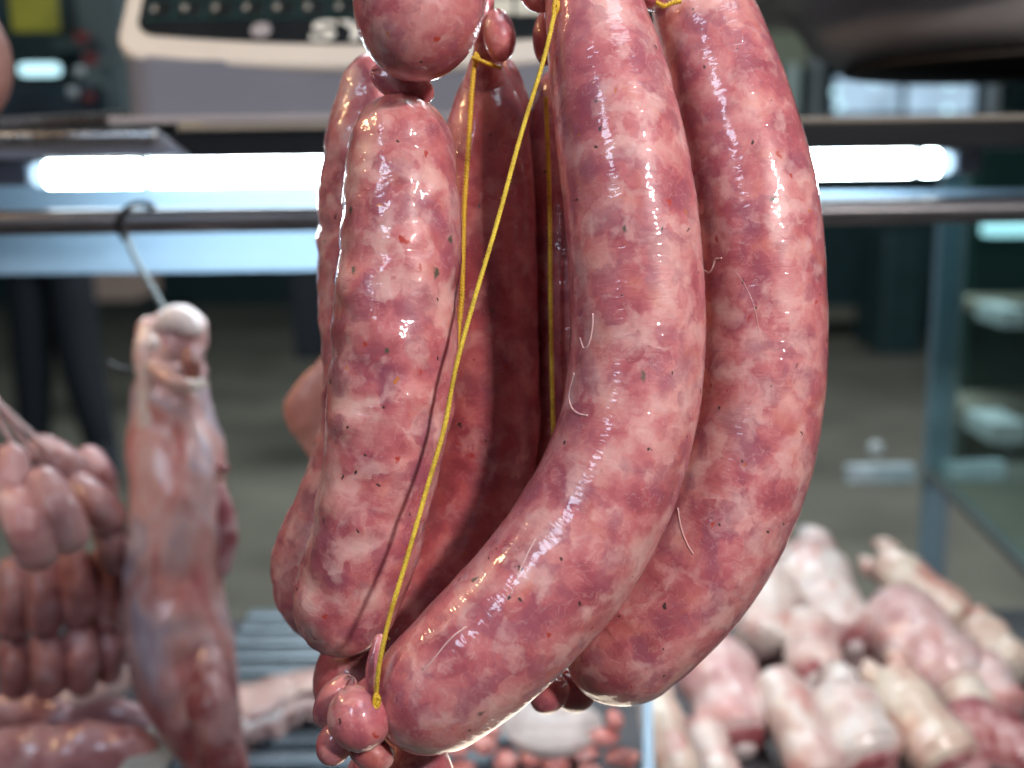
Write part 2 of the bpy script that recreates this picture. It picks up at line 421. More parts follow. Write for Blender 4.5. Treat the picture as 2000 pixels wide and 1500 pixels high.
# ---- shelf over the case
def zy(px, py, Y): return on_y(px, py, Y).z
SY_ = 0.80
st, sb = zy(1780, 239, SY_), zy(1780, 291, SY_)
sh = empty('counter_shelf', (0, SY_, sb)); tag(sh, 'charcoal counter shelf carrying the scale above the display lamp', 'shelf')
def kid(o, p):
    o.parent = p; o.matrix_parent_inverse = Matrix.Translation(-p.location); return o
xc = on_y(345, 280, SY_).x
kid(box('fascia', (xc, SY_, sb), (0.62, SY_ + 0.02, st), M['charcoal'], bevel=0.002), sh)
kid(box('top_board', (-0.75, SY_ + 0.021, st - 0.014), (0.75, 1.28, st - 0.001), M['charcoal'], bevel=0.002), sh)
kid(box('front_trim', (xc + 0.002, SY_ - 0.004, st + 0.0005), (0.62, SY_ + 0.014, st + 0.0045), M['wood'], bevel=0.0015), sh)
# pale metal end cap, slanted on its right side
bm = bmesh.new()
x0 = -0.5; xa = on_y(305, 265, SY_ - 0.01).x; xb = on_y(372, 312, SY_ - 0.01).x
vs = [bm.verts.new(v) for v in ((x0, SY_ - 0.012, sb + 0.001), (xb, SY_ - 0.012, sb + 0.001), (xa, SY_ - 0.012, st + 0.001), (x0, SY_ - 0.012, st + 0.001),
                                (x0, SY_ - 0.001, sb + 0.001), (xb, SY_ - 0.001, sb + 0.001), (xa, SY_ - 0.001, st + 0.001), (x0, SY_ - 0.001, st + 0.001))]
for f in ((0, 1, 2, 3), (7, 6, 5, 4), (0, 4, 5, 1), (1, 5, 6, 2), (2, 6, 7, 3), (3, 7, 4, 0)): bm.faces.new([vs[i] for i in f])
kid(bm_obj('end_cap', bm, M['shelf_blue'], bevel=0.003), sh)
# rounded steel lip on top of the end cap
e1 = on_y(300, 265, SY_ - 0.02)
kid(loft('edge_lip', [(-0.6, SY_ - 0.02, e1.z, 0.0042), (-0.4, SY_ - 0.02, e1.z, 0.0042), (e1.x, SY_ - 0.02, e1.z, 0.0042)], M['steel'], around=16, along=12, lump=0), sh)
# sloping tray edge at the far left on the shelf
tr = empty('steel_tray', on_y(100, 240, 0.86)); tag(tr, 'steel tray edge on the shelf left of the scale', 'tray')
a_, b_ = on_y(-60, 246, 0.80), on_y(232, 229, 0.94)
kid(bar('rim', a_, b_, 0.02, 0.008, M['steel'], bevel=0.002), tr)
kid(bar('tray_floor', a_ + Vector((-0.04, 0.06, -0.002)), b_ + Vector((-0.04, 0.06, -0.002)), 0.08, 0.004, M['steel']), tr)

# ---- lamp tube
TY = 0.855
t0, t1 = on_y(72, 342, TY), on_y(1852, 317, TY); tz = (t0.z + t1.z) / 2
lamp = empty('tube_lamp', (0, TY, tz)); tag(lamp, 'bright white tube lamp running under the counter shelf', 'lamp')
def seg(name, xa, xb, mat, r=0.0098):
    return kid(loft(name, [(xa, TY, tz, r), ((xa + xb) / 2, TY, tz, r), (xb, TY, tz, r)], mat, around=24, along=20, lump=0, cap0=0.5, cap1=0.5), lamp)
j0, j1 = on_y(287, 340, TY).x, on_y(1788, 318, TY).x
seg('lit_tube', t0.x + 0.010, j0 - 0.005, M['tube'])
seg('lit_tube', j0 + 0.005, j1 - 0.005, M['tube'])
seg('lit_tube', j1 + 0.005, t1.x - 0.010, M['tube'])
for x in (t0.x + 0.004, t1.x - 0.004): seg('end_glow', x - 0.003, x + 0.003, M['tube_end'], 0.0092)
for x in (j0, j1): kid(box('joint_ring', (x - 0.0012, TY - 0.0104, tz - 0.0095), (x + 0.0012, TY + 0.0104, tz + 0.0104), M['white_box'], bevel=0.003), lamp)
kid(box('holder', (t0.x - 0.05, TY - 0.008, tz - 0.008), (t0.x - 0.004, TY + 0.012, sb - 0.0005), M['shelf_blue'], bevel=0.003), lamp)
kid(box('holder', (t1.x + 0.004, TY - 0.008, tz - 0.008), (t1.x + 0.022, TY + 0.012, sb - 0.0005), M['shelf_blue'], bevel=0.003), lamp)

# ---- pale panel behind the lamp (left half of the case)
PY = 0.985
pt, pb = zy(300, 366, PY), zy(300, 533, PY)
pn = box('backing_panel', (-0.62, PY, pb), (on_y(742, 450, PY).x, PY + 0.012, sb - 0.001), M['panel'], bevel=0.002)
tag(pn, 'pale blue backing panel lit by the tube lamp on the left', 'panel')

# ---- hanging rail and hook
RY = 0.775
rz = (zy(300, 430, RY) + zy(1800, 414, RY)) / 2
rail = loft('hanging_rail', [(-0.7, RY, rz, 0.0084), (0, RY, rz, 0.0084), (0.7, RY, rz, 0.0084)], M['dark_steel'], around=28, along=30, lump=0)
tag(rail, 'dark steel rail crossing the display case below the lamp', 'rail')
rail2 = bar('thin_rail', on_y(1480, 381, 0.93), (0.46, 0.93, on_y(1480, 381, 0.93).z), 0.006, 0.005, M['panel'], bevel=0.001)
tag(rail2, 'thin pale metal strip behind the lamp on the right', 'rail')

# ---- scale
SCY = 0.865
base = on_y(300, 238, SCY); mm = K * 0.885
sx0, sx1 = on_y(218, 150, SCY).x, on_y(1335, 150, SCY).x
scx = (sx0 + sx1) / 2; HW = (sx1 - sx0) / 2
sca = empty('shop_scale', (scx, SCY, st)); tag(sca, 'cream shop scale with a black keypad on the counter shelf', 'scale')
A = R_(50); O = Vector((scx, SCY - 0.004, on_y(690, 129, SCY - 0.004).z)); U = Vector((1, 0, 0)); Vv = Vector((0, math.cos(A), math.sin(A))); N = Vector((0, -math.sin(A), math.cos(A)))
CV = 0.016
def outline(hw, inset, vtop, rad):
    out = []
    def vb(u): return inset + CV * (u / HW) ** 2
    n = 40
    us = [-hw + rad + (2 * hw - 2 * rad) * i / n for i in range(n + 1)]
    for u in us: out.append((u, vb(u)))
    for i in range(1, 9):
        a = -math.pi / 2 + math.pi / 2 * i / 8
        out.append((hw - rad + rad * math.cos(a), vb(hw - rad) + rad + rad * math.sin(a)))
    out += [(hw, vtop), (-hw, vtop)]
    for i in range(0, 8):
        a = math.pi + math.pi / 2 * i / 8
        out.append((-hw + rad + rad * math.cos(a), vb(hw - rad) + rad + rad * math.sin(a)))
    return out
def plate(name, ol, z0, z1, mat, bevel=0.0):
    bm = bmesh.new()
    vs = [bm.verts.new(O + U * u + Vv * v + N * z0) for u, v in ol]
    f = bm.faces.new(vs)
    r = bmesh.ops.extrude_face_region(bm, geom=[f])
    nv = [g for g in r['geom'] if isinstance(g, bmesh.types.BMVert)]
    bmesh.ops.translate(bm, verts=nv, vec=N * (z1 - z0))
    if bevel:
        top = [e for e in bm.edges if all(v in nv for v in e.verts)]
        bmesh.ops.bevel(bm, geom=top, offset=bevel, segments=3, affect='EDGES', profile=0.6)
    return kid(bm_obj(name, bm, mat), sca)
plate('bezel', outline(HW, 0, 0.16, 0.026), -0.02, 0.0, M['plastic'], 0.006)
plate('keypad_panel', outline(HW - 0.0145, 0.021, 0.158, 0.016), 0.0005, 0.0018, M['black_panel'], 0.0006)
# body below the bezel: rounded in plan
bz0 = zy(300, 226, SCY)
bm = bmesh.new(); ring = []
rad = 0.03
for i in range(9):
    a = math.pi + math.pi / 2 * i / 8; ring.append((sx0 + 0.003 + rad + rad * math.cos(a), SCY + 0.002 + rad + rad * math.sin(a)))
for i in range(9):
    a = -math.pi / 2 + math.pi / 2 * i / 8; ring.append((sx1 - 0.003 - rad + rad * math.cos(a), SCY + 0.002 + rad + rad * math.sin(a)))
ring += [(sx1 - 0.003, SCY + 0.22), (sx0 + 0.003, SCY + 0.22)]
lowv = [bm.verts.new((x, y, bz0)) for x, y in ring]
topv = [bm.verts.new((x, y, O.z + 0.0 + max(0, (y - SCY - 0.012)) * math.tan(A) * 0.98 - 0.003 + 0.012 * ((x - scx) / HW) ** 2)) for x, y in ring]
n = len(ring)
for i in range(n): bm.faces.new((lowv[i], lowv[(i + 1) % n], topv[(i + 1) % n], topv[i]))
bm.faces.new(lowv[::-1]); bm.faces.new(topv)
kid(bm_obj('body', bm, M['body_plastic'], smooth=False), sca)
kid(box('base_plate', (sx0 - 0.004, SCY - 0.006, zy(300, 244, SCY)), (sx1 + 0.006, SCY + 0.22, bz0 - 0.0005), M['foot_plastic'], bevel=0.003), sca)
for x in (sx0 + 0.05, sx1 - 0.05):
    kid(box('foot', (x - 0.012, SCY + 0.02, st - 0.0005), (x + 0.012, SCY + 0.044, zy(300, 244, SCY) - 0.0003), M['black_panel'], bevel=0.002), sca)
# keys
kw, kh = 0.0212, 0.0172
def key(u, v, mat, edge=True):
    g = None
    bmk = bmesh.new()
    Mx = Matrix(((U.x, Vv.x, N.x, 0), (U.y, Vv.y, N.y, 0), (U.z, Vv.z, N.z, 0), (0, 0, 0, 1))); Mx.translation = O + U * u + Vv * v + N * 0.0026
    bmesh.ops.create_cube(bmk, size=1, matrix=Mx @ Matrix.Diagonal((kw, kh, 0.0012, 1)))
    k = kid(bm_obj('key', bmk, M['key_edge'] if edge else mat, bevel=0.0003, seg=1), sca)
    if edge:
        bmk = bmesh.new(); Mx.translation += N * 0.0008
        bmesh.ops.create_cube(bmk, size=1, matrix=Mx @ Matrix.Diagonal((kw - 0.0016, kh - 0.0016, 0.0006, 1)))
        f = bm_obj('key_face', bmk, mat); f.parent = k
        bmk = bmesh.new(); Mx.translation += N * 0.0005 + U * (-kw * 0.22) + Vv * (kh * 0.2)
        bmesh.ops.create_cube(bmk, size=1, matrix=Mx @ Matrix.Diagonal((0.0042, 0.0012, 0.0003, 1)))
        Mx2 = Mx.copy(); Mx2.translation += Vv * -0.003
        bmesh.ops.create_cube(bmk, size=1, matrix=Mx2 @ Matrix.Diagonal((0.0034, 0.0011, 0.0003, 1)))
        f = bm_obj('key_legend', bmk, M['legend']); f.parent = k
    return k
uk = on_y(313, 30, SCY + 0.03).x - scx
for r in range(3):
    for c in range(18):
        u = uk + c * 0.0232
        if u > HW - 0.03: continue
        px_ = c
        if c >= 11:
            mat = M['key_pale']
            if c == 17 and r == 1: mat = M['key_orange']
            key(u, 0.056 + r * 0.0198, mat, False)
        else: key(u, 0.056 + r * 0.0198, M['key_dark'])
# round badge and lettering
bmk = bmesh.new()
Mx = Matrix(((U.x, Vv.x, N.x, 0), (U.y, Vv.y, N.y, 0), (U.z, Vv.z, N.z, 0), (0, 0, 0, 1)))
pu = on_y(512, 72, SCY + 0.02).x - scx
Mx.translation = O + U * pu + Vv * 0.0355 + N * 0.0022
bmesh.ops.create_cone(bmk, cap_ends=True, segments=24, radius1=0.0075, radius2=0.0075, depth=0.0006, matrix=Mx)
kid(bm_obj('round_badge', bmk, M['foot_plastic']), sca)
fc = bpy.data.curves.new('lettering', 'FONT'); fc.body = 'SY'; fc.size = 0.0275; fc.extrude = 0.0003; fc.offset = 0.0007; fc.shear = 0.08; fc.space_character = 1.08
ft = bpy.data.objects.new('lettering_curve', fc); C.objects.link(ft); bpy.context.view_layer.update()
fme = bpy.data.meshes.new_from_object(ft.evaluated_get(bpy.context.evaluated_depsgraph_get())); bpy.data.objects.remove(ft)
fo = bpy.data.objects.new('lettering', fme); C.objects.link(fo); fme.materials.clear(); fme.materials.append(M['legend'])
Mx.translation = O + U * (on_y(606, 72, SCY + 0.02).x - scx) + Vv * 0.0245 + N * 0.0024
fo.matrix_world = Mx @ Matrix.Diagonal((1.55, 1.02, 1, 1)); fo.parent = sca; fo.matrix_parent_inverse = Matrix.Translation(-sca.location)

# ---- yellow scrap on the shelf under the scale
ys = box('price_ticket', on_y(352, 253, 0.83) - Vector((0, 0, 0)), on_y(398, 243, 0.836), M['yarn'], bevel=0.0008); tag(ys, 'small yellow ticket on the shelf under the scale', 'ticket')

# ---- weighing pan (lathe) on the right
pc = on_y(2070, 126, 1.02)
pan = empty('weighing_pan', pc); tag(pan, 'round stainless steel weighing pan seen from below', 'pan')
def lathe(name, prof, mat, parent=None, seg=64, centre=Vector((0, 0, 0)), tilt=None):
    verts, faces = [], []
    for r, z in prof:
        for j in range(seg):
            a = 2 * math.pi * j / seg; v = Vector((r * math.cos(a), r * math.sin(a), z))
            if tilt: v = tilt @ v
            verts.append(centre + v)
    for i in range(len(prof) - 1):
        for j in range(seg):
            faces.append((i * seg + j, i * seg + (j + 1) % seg, (i + 1) * seg + (j + 1) % seg, (i + 1) * seg + j))
    return link_mesh(name, verts, faces, mat, parent)
ps = K * 1.03
prof = [(0.001, 0), (360 * ps, 0), (415 * ps, 8 * ps), (455 * ps, 40 * ps), (490 * ps, 90 * ps), (505 * ps, 112 * ps), (560 * ps, 122 * ps), (588 * ps, 112 * ps), (590 * ps, 116 * ps), (558 * ps, 128 * ps), (500 * ps, 118 * ps), (482 * ps, 92 * ps), (448 * ps, 46 * ps), (410 * ps, 14 * ps), (0.001, 6 * ps)]
kid(lathe('bowl', prof, M['pan_steel'], centre=pc, seg=96), pan)
kid(lathe('stem', [(0.001, -34 * ps), (60 * ps, -34 * ps), (60 * ps, -26 * ps), (300 * ps, -14 * ps), (390 * ps, -10 * ps), (390 * ps, -0.5 * ps), (0.001, -0.5 * ps)], plain('brown_underplate', (0.06, 0.05, 0.04), 0.5, 0.2), centre=pc, seg=96), pan)
kid(lathe('pedestal', [(0.001, st - pc.z), (45 * ps, st - pc.z), (45 * ps, -34.5 * ps), (0.001, -34.5 * ps)], M['charcoal'], centre=pc), pan)

# ================================================================== MARKET BEHIND
# glass side of the neighbouring case: corner post, pane, bottom rail
g1, g2 = on_z(1812, 918, FZ), on_z(1990, 1094, FZ)
topz = zy(1868, 345, g1.y)
gc = empty('glass_screen', (g1.x, g1.y, 0)); tag(gc, 'glass side panel with steel corner post beyond the trotters', 'glass panel')
kid(box('corner_post', (g1.x - 0.004, g1.y - 0.004, 0.2), (g1.x + 0.026, g1.y + 0.012, topz), plain('blue_grey_post', (0.24, 0.36, 0.44), 0.35, 0.2, 0.1, 10), bevel=0.003), gc)
kid(box('post_edge', (g1.x + 0.0275, g1.y - 0.002, 0.2), (g1.x + 0.035, g1.y + 0.010, topz), M['frame'], bevel=0.001), gc)
dirv = (g2 - g1); 
kid(bar('bottom_rail', g1 + dirv * 0.03, g1 + dirv * 1.6, 0.012, 0.012, plain('grey_rail', (0.16, 0.17, 0.17), 0.4, 0.3, 0.1, 10), bevel=0.002), gc)
nrm = Vector((dirv.y, -dirv.x, 0)).normalized()
pa, pb_ = g1 + dirv * 0.04, g1 + dirv * 1.6
v = [pa + Vector((0, 0, 0.008)), pb_ + Vector((0, 0, 0.008)), pb_ + Vector((0, 0, 0.6)), Vector((pa.x, pa.y, topz))]
vv = v + [x + nrm * 0.004 for x in v]
kid(link_mesh('pane', vv, [(0, 1, 2, 3), (7, 6, 5, 4), (0, 4, 5, 1), (1, 5, 6, 2), (2, 6, 7, 3), (3, 7, 4, 0)], M['glass'], smooth=False), gc)
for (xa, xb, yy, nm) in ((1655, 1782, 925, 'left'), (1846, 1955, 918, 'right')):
    p0, p1 = on_y(xa, yy + 22, g1.y - 0.05), on_y(xb, yy - 22, g1.y - 0.03)  # blocks added in place of reflections of the tube
    o = box('tube_glint', (p0.x, p0.y, p0.z), (p1.x, p1.y, p1.z), plain('bright_tube_glint', (0.62, 0.74, 0.80), 0.25, 0.2, 0.2, 40), bevel=0.006, seg=3)
    tag(o, 'bright block standing in for a tube reflection %s of the glass corner post foot' % nm, 'clamp')
kb = on_y(1711, 877, g1.y - 0.06)  # white ball added in place of a specular highlight
o = lathe('highlight_ball', [(0.0002, -0.011), (0.006, -0.0095), (0.010, -0.004), (0.011, 0), (0.010, 0.004), (0.006, 0.0095), (0.0002, 0.011)], M['white_box'], seg=20, centre=kb)
tag(o, 'small round white ball standing in for a highlight left of the glint blocks', 'highlight')

# stall on the right: dark green cabinet with boards and boxes
sy = 2.6
def sbox(name, x0, y0, x1, y1, Y, dep, mat, parent=None, bevel=0.004):
    a, b2 = on_y(x0, y1, Y), on_y(x1, y0, Y)
    o = box(name, (a.x, Y, min(a.z, b2.z)), (b2.x, Y + dep, max(a.z, b2.z)), mat, bevel=bevel)
    return kid(o, parent) if parent else o
M['green'] = plain('dark_green_paint', (0.008, 0.038, 0.033), 0.4, 0.0, 0.25, 5)
cab = empty('market_cabinet', on_y(1900, 900, sy)); tag(cab, 'dark green market shelving with pale boards beyond the glass panel', 'cabinet')
sbox('cabinet_body', 1876, 250, 2300, 905, sy, 0.06, M['green'], cab)
sbox('board', 1905, 585, 2300, 612, sy - 0.16, 0.15, M['wood'], cab)
sbox('board', 1880, 792, 2300, 830, sy - 0.2, 0.19, M['wood'], cab)
o = sbox('carton', 1958, 604, 2010, 640, sy - 0.33, 0.14, M['white_box']); tag(o, 'white carton by the upper board of the green shelving', 'carton')
o = sbox('carton', 1935, 826, 2010, 866, sy - 0.36, 0.14, M['white_box']); tag(o, 'white carton by the lower board of the green shelving', 'carton')
cab2 = empty('stall_counter', on_y(1700, 650, 8.5)); tag(cab2, 'dark teal stall counter across the aisle on the right', 'counter')
sbox('counter_body', 1300, 415, 1850, 652, 8.5, 0.8, M['teal'], cab2)
sbox('dark_drum', 1715, 450, 1815, 700, 7.5, 0.6, M['teal'], cab2, 0.06)
sbox('ledge', 1590, 602, 1695, 628, 8.3, 0.15, M['floor'], cab2)

# windows between scale pan and shelf
win = empty('hall_window', on_y(1760, 190, 8)); tag(win, 'daylit hall window seen between weighing pan and shelf', 'window')
sbox('pane', 1630, 150, 1762, 222, 8.05, 0.03, M['window'], win)
sbox('pane', 1772, 150, 1905, 222, 8.05, 0.03, M['window'], win)
sbox('post', 1583, 100, 1607, 240, 7.9, 0.1, M['frame'], win)
sbox('post', 1931, 100, 1957, 240, 7.9, 0.1, M['frame'], win)
sbox('mullion', 1762, 140, 1772, 240, 7.95, 0.08, M['teal'], win)
sbox('sill', 1583, 224, 2000, 238, 7.85, 0.1, M['wood'], win)
o = sbox('wall_panel', 1490, 60, 1580, 130, 7.5, 0.1, plain('olive_panel', (0.18, 0.20, 0.14), 0.6, 0, 0.1, 4)); tag(o, 'pale olive wall panel just right of the rightmost sausage top', 'panel')
o = sbox('upright_post', 1534, 125, 1562, 225, 7.4, 0.1, plain('pale_post', (0.34, 0.42, 0.40), 0.5, 0, 0.1, 4)); tag(o, 'pale upright post below the olive wall panel', 'post')  # plain pale post that gives no light
o = sbox('light_box', 1940, 288, 2060, 388, 3.0, 0.1, M['lamp_and_glint_glow'], bevel=0.03); tag(o, 'bright light box at the right edge beside the tube lamp', 'lamp')
o = sbox('ceiling_lamp', 1932, 434, 2030, 462, 2.4, 0.05, M['lamp_and_glint_glow'], bevel=0.008); tag(o, 'small oval lamp just under the rail at the right edge', 'lamp')
for (x, y, r, w_) in ((1633, 180, 14, 'upper left'), (1640, 207, 14, 'lower left'), (1705, 160, 13, 'upper middle'), (1855, 165, 14, 'upper right'), (1851, 214, 13, 'lower right')):
    c = on_y(x, y, 6.0); k = K * 6 * r * 0.55  # reflections made as small glowing balls
    o = lathe('glint', [(0.001, -k), (k * .7, -k * .7), (k, 0), (k * .7, k * .7), (0.001, k)], M['lamp_and_glint_glow'], seg=16, centre=c)
    tag(o, w_ + ' tiny reflection made as a glowing bulb in front of the daylit hall window', 'glint', 'glints before the window')

# upper left: far stall with a yellow sign and a strip lamp
st2 = empty('far_stall', on_y(110, 200, 1.7)); tag(st2, 'dark far stall left of the scale', 'stall')
sbox('stall_back', -200, -60, 215, 420, 1.75, 0.04, M['teal'], st2)
sbox('side_frame', 180, -60, 222, 420, 1.68, 0.04, plain('slate_frame', (0.12, 0.17, 0.18), 0.5, 0, 0.15, 3), st2)
sbox('shelf_board', 100, 70, 180, 100, 1.66, 0.06, plain('slate_board', (0.07, 0.10, 0.11), 0.5, 0, 0.15, 3), st2)
sbox('cabinet_front', -100, 165, 180, 420, 1.64, 0.08, plain('navy_front', (0.012, 0.028, 0.045), 0.5, 0, 0.15, 3), st2)
o = sbox('yellow_sign', 22, -20, 106, 62, 1.60, 0.012, M['sign'], bevel=0.005); tag(o, 'dull yellow green sign on the far stall', 'sign')
o = sbox('strip_lamp', 34, 121, 110, 148, 1.58, 0.02, M['lamp_and_glint_glow'], bevel=0.009); tag(o, 'pale cyan strip lamp under the yellow sign', 'lamp')
for i, (x, y, s) in enumerate(((158, 72, 12), (175, 115, 12), (172, 190, 9))):
    o = sbox('red_card', x - s, y - s, x + s, y + s, 1.63, 0.008, M['red'], bevel=0.003); tag(o, ('upper', 'middle', 'lower')[i] + ' red card beside the far stall frame', 'card')
for i, (x, y) in enumerate(((142, 180), (155, 140))):
    c = on_y(x, y, 1.6); k = K * 1.6 * 9
    o = lathe('jar', [(0.001, -k), (k, -k), (k, k * .6), (k * .6, k), (0.001, k)], M['white_box'], seg=16, centre=c)
    tag(o, ('lower', 'upper')[i] + ' pale jar on the far stall', 'jar')

# standing person across the aisle, upper body behind the panel and the scale
per = empty('person', on_y(130, 960, 4.2)); tag(per, 'person in dark trousers striding across the aisle, seen behind the hanging shank', 'person')
def person_mesh():
    d = 4.2
    def q(x, y, r, dd=d): p_ = on_y(x, y, dd); return p_, r * K * dd
    nodes = {'pel': q(95, 430, 62), 'wst': q(92, 330, 58), 'che': q(90, 215, 66), 'nek': q(90, 150, 26), 'hd': q(90, 105, 38),
             'hl': q(60, 490, 62), 'kl': q(64, 690, 52), 'al': q(70, 900, 36), 'tl': q(50, 960, 26, 4.0),
             'hr': q(130, 490, 64), 'kr': q(152, 690, 54), 'ar': q(205, 895, 40), 'tr': q(222, 950, 28, 4.0),
             'sl': q(30, 200, 26), 'el': q(10, 320, 22), 'wl': q(15, 420, 16), 'sr': q(150, 200, 26), 'er': q(168, 320, 22), 'wr': q(165, 420, 16)}
    E = [('pel', 'wst'), ('wst', 'che'), ('che', 'nek'), ('nek', 'hd'), ('pel', 'hl'), ('hl', 'kl'), ('kl', 'al'), ('al', 'tl'),
         ('pel', 'hr'), ('hr', 'kr'), ('kr', 'ar'), ('ar', 'tr'), ('che', 'sl'), ('sl', 'el'), ('el', 'wl'), ('che', 'sr'), ('sr', 'er'), ('er', 'wr')]
    names = list(nodes)
    me = bpy.data.meshes.new('body'); me.from_pydata([tuple(nodes[n][0]) for n in names], [(names.index(a), names.index(b2)) for a, b2 in E], [])
    o = bpy.data.objects.new('body', me); C.objects.link(o)
    sk = o.modifiers.new('skin', 'SKIN')
    for i, n in enumerate(names):
        r = nodes[n][1]; me.skin_vertices[0].data[i].radius = (r, r * 0.8); me.skin_vertices[0].data[i].use_root = (n == 'pel')
    o.modifiers.new('sub', 'SUBSURF').render_levels = 2
    me.materials.append(M['trousers']); return o
kid(person_mesh(), per)
o = sbox('carton', 165, 470, 255, 588, 5.4, 0.4, plain('beige_carton', (0.26, 0.19, 0.16), 0.8)); tag(o, 'beige carton on the floor behind the shank wire', 'carton')
o = sbox('dark_bin', 575, 420, 660, 705, 4.6, 0.3, M['trousers'], bevel=0.02); tag(o, 'dark bin beyond the case just left of the sausages', 'bin')

# ================================================================== MEAT IN THE CASE
PAL = [[(0.32, (0.54, 0.24, 0.23)), (0.44, (0.68, 0.45, 0.41)), (0.56, (0.74, 0.60, 0.54)), (0.74, (0.80, 0.76, 0.73))],
       [(0.32, (0.58, 0.30, 0.25)), (0.44, (0.70, 0.51, 0.42)), (0.56, (0.74, 0.62, 0.51)), (0.74, (0.78, 0.73, 0.66))],
       [(0.32, (0.48, 0.18, 0.19)), (0.44, (0.64, 0.38, 0.37)), (0.56, (0.71, 0.52, 0.50)), (0.74, (0.78, 0.70, 0.70))],
       [(0.32, (0.56, 0.28, 0.26)), (0.42, (0.70, 0.52, 0.48)), (0.54, (0.76, 0.68, 0.64)), (0.72, (0.77, 0.78, 0.80))]]
skin = [flesh_mat('trotter_skin', PAL[i], 24, i, 0.36, 0.7, 0.7, 0.0, ((0.56, 0.18, 0.15), 0.55)) for i in range(4)]
M['cut'] = flesh_mat('cut_meat', [(0.3, (0.20, 0.035, 0.045)), (0.44, (0.36, 0.10, 0.11)), (0.54, (0.52, 0.27, 0.27)), (0.7, (0.66, 0.46, 0.45))], 45, 2, 0.3, 0.6, 0.5)
M['bone'] = flesh_mat('bone_end', [(0.3, (0.66, 0.52, 0.50)), (0.7, (0.82, 0.76, 0.74))], 60, 5, 0.4, 0.4, 0.3)
def trotter(label, a, b2, ra, rb, da, db, i, end1='cut', end0='toes'):
    """pig's trotter from its toe end a to its cut end b2 (photo points with depths)"""
    A_, B_ = at(*a, da), at(*b2, db); r0, r1 = 1.19 * ra * K * da, 1.19 * rb * K * db
    t = empty('pig_trotter', (A_ + B_) / 2); tag(t, label, 'trotter', 'pig trotters piled in the case')
    def mid(f): return A_.lerp(B_, f)
    kink = Vector((random.uniform(-1, 1), random.uniform(-1, 1), 0.4)) * r0 * 0.12
    path = [(*mid(0.0), r0 * 0.86), (*(mid(0.25) + kink), r0 * 1.03), (*(mid(0.55) + kink * 0.5), (r0 + r1) / 2 * 0.93), (*mid(0.85), r1 * 1.02), (*mid(1.0), r1 * 0.92)]
    kid(loft('skin', path, skin[i % 4], around=40, along=50, lump=0.055, lump_scale=55, seed=i + 3, cap0=0.55, cap1=0.35), t)
    ax = (B_ - A_).normalized(); side = ax.cross(AWAY).normalized()
    if end0 == 'toes':
        for s in (-1, 1):
            c = A_ - ax * r0 * 0.25 + side * s * r0 * 0.46
            tp = [(*c, r0 * 0.48), (*(c - ax * r0 * 0.35 + side * s * r0 * 0.06), r0 * 0.44), (*(c - ax * r0 * 0.7), r0 * 0.26)]
            tk = kid(loft('toe', tp, skin[i % 4], around=20, along=16, lump=0.05, lump_scale=80, seed=i), t)
    if end1 in ('cut', 'bone'):
        c = B_ + ax * r1 * 0.22
        ce = kid(loft('cut_end', [(*c, r1 * 0.70), (*(c + ax * r1 * 0.04), r1 * 0.68), (*(c + ax * r1 * 0.08), r1 * 0.60)], M['cut'], around=24, along=8, lump=0.08, lump_scale=90, seed=i, cap0=0.2, cap1=0.25), t)
        c = c + ax * r1 * 0.24
        bn = loft('bone', [(*c, r1 * 0.34), (*(c + ax * r1 * 0.03), r1 * 0.33), (*(c + ax * r1 * 0.06), r1 * 0.30)], M['bone'], around=18, along=6, lump=0.05, lump_scale=120, seed=i, cap0=0.2, cap1=0.3)
        bn.parent = ce
    return t
TR = [
 ('pale trotter at the right edge behind the short one', (1905, 1235), (1975, 1310), 42, 46, 0.99, 0.95, 'none', 'toes'),
 ('pink trotter at the bottom right beside the red chunk', (1830, 1420), (1880, 1530), 44, 50, 0.86, 0.82, 'cut', 'none'),
 ('pink trotter tucked under the pile at the right', (1800, 1230), (1905, 1300), 46, 46, 1.06, 1.02, 'none', 'none'),
 ('cream trotter low at the right under the short one', (1880, 1350), (1930, 1460), 44, 48, 0.90, 0.86, 'none', 'toes'),
 ('large pale trotter at the back of the pile beside the rightmost sausage', (1570, 1105), (1655, 1245), 66, 55, 1.04, 0.97, 'cut', 'toes'),
 ('thin pale trotter at the top right of the pile with a knobbly end', (1735, 1105), (1868, 1205), 40, 38, 1.05, 1.0, 'none', 'toes'),
 ('big pink trotter lying across the right of the pile', (1740, 1195), (1862, 1345), 66, 76, 0.985, 0.92, 'cut', 'none'),
 ('pale trotter half hidden behind the rightmost sausage', (1505, 1140), (1488, 1252), 52, 50, 1.0, 0.95, 'none', 'toes'),
 ('short wrinkled trotter showing its round bone end', (1575, 1225), (1592, 1315), 46, 50, 0.96, 0.9, 'bone', 'none'),
 ('thick pinkish trotter left of centre just below the rightmost sausage', (1388, 1288), (1440, 1435), 64, 66, 0.9, 0.85, 'cut', 'none'),
 ('smooth pink trotter leaning between two thicker ones at the front', (1512, 1335), (1602, 1520), 42, 48, 0.86, 0.80, 'cut', 'none'),
 ('bluish white trotter with a red cut at the front of the pile', (1622, 1378), (1692, 1492), 66, 74, 0.86, 0.82, 'cut', 'toes'),
 ('long cream trotter at the front right with an orange cut end', (1745, 1330), (1850, 1490), 46, 60, 0.87, 0.82, 'cut', 'toes'),
 ('short trotter at the right edge with a pink end', (1922, 1295), (1955, 1385), 36, 44, 0.93, 0.89, 'cut', 'none'),
 ('narrow cream trotter beside the white divider', (1282, 1370), (1330, 1520), 34, 36, 0.83, 0.78, 'none', 'toes'),
 ('cream trotter in shade beside the narrow one', (1362, 1425), (1415, 1540), 38, 40, 0.84, 0.8, 'none', 'toes'),
]
PALI = [1, 2, 2, 1, 3, 1, 2, 0, 0, 2, 0, 3, 1, 2, 1, 0]
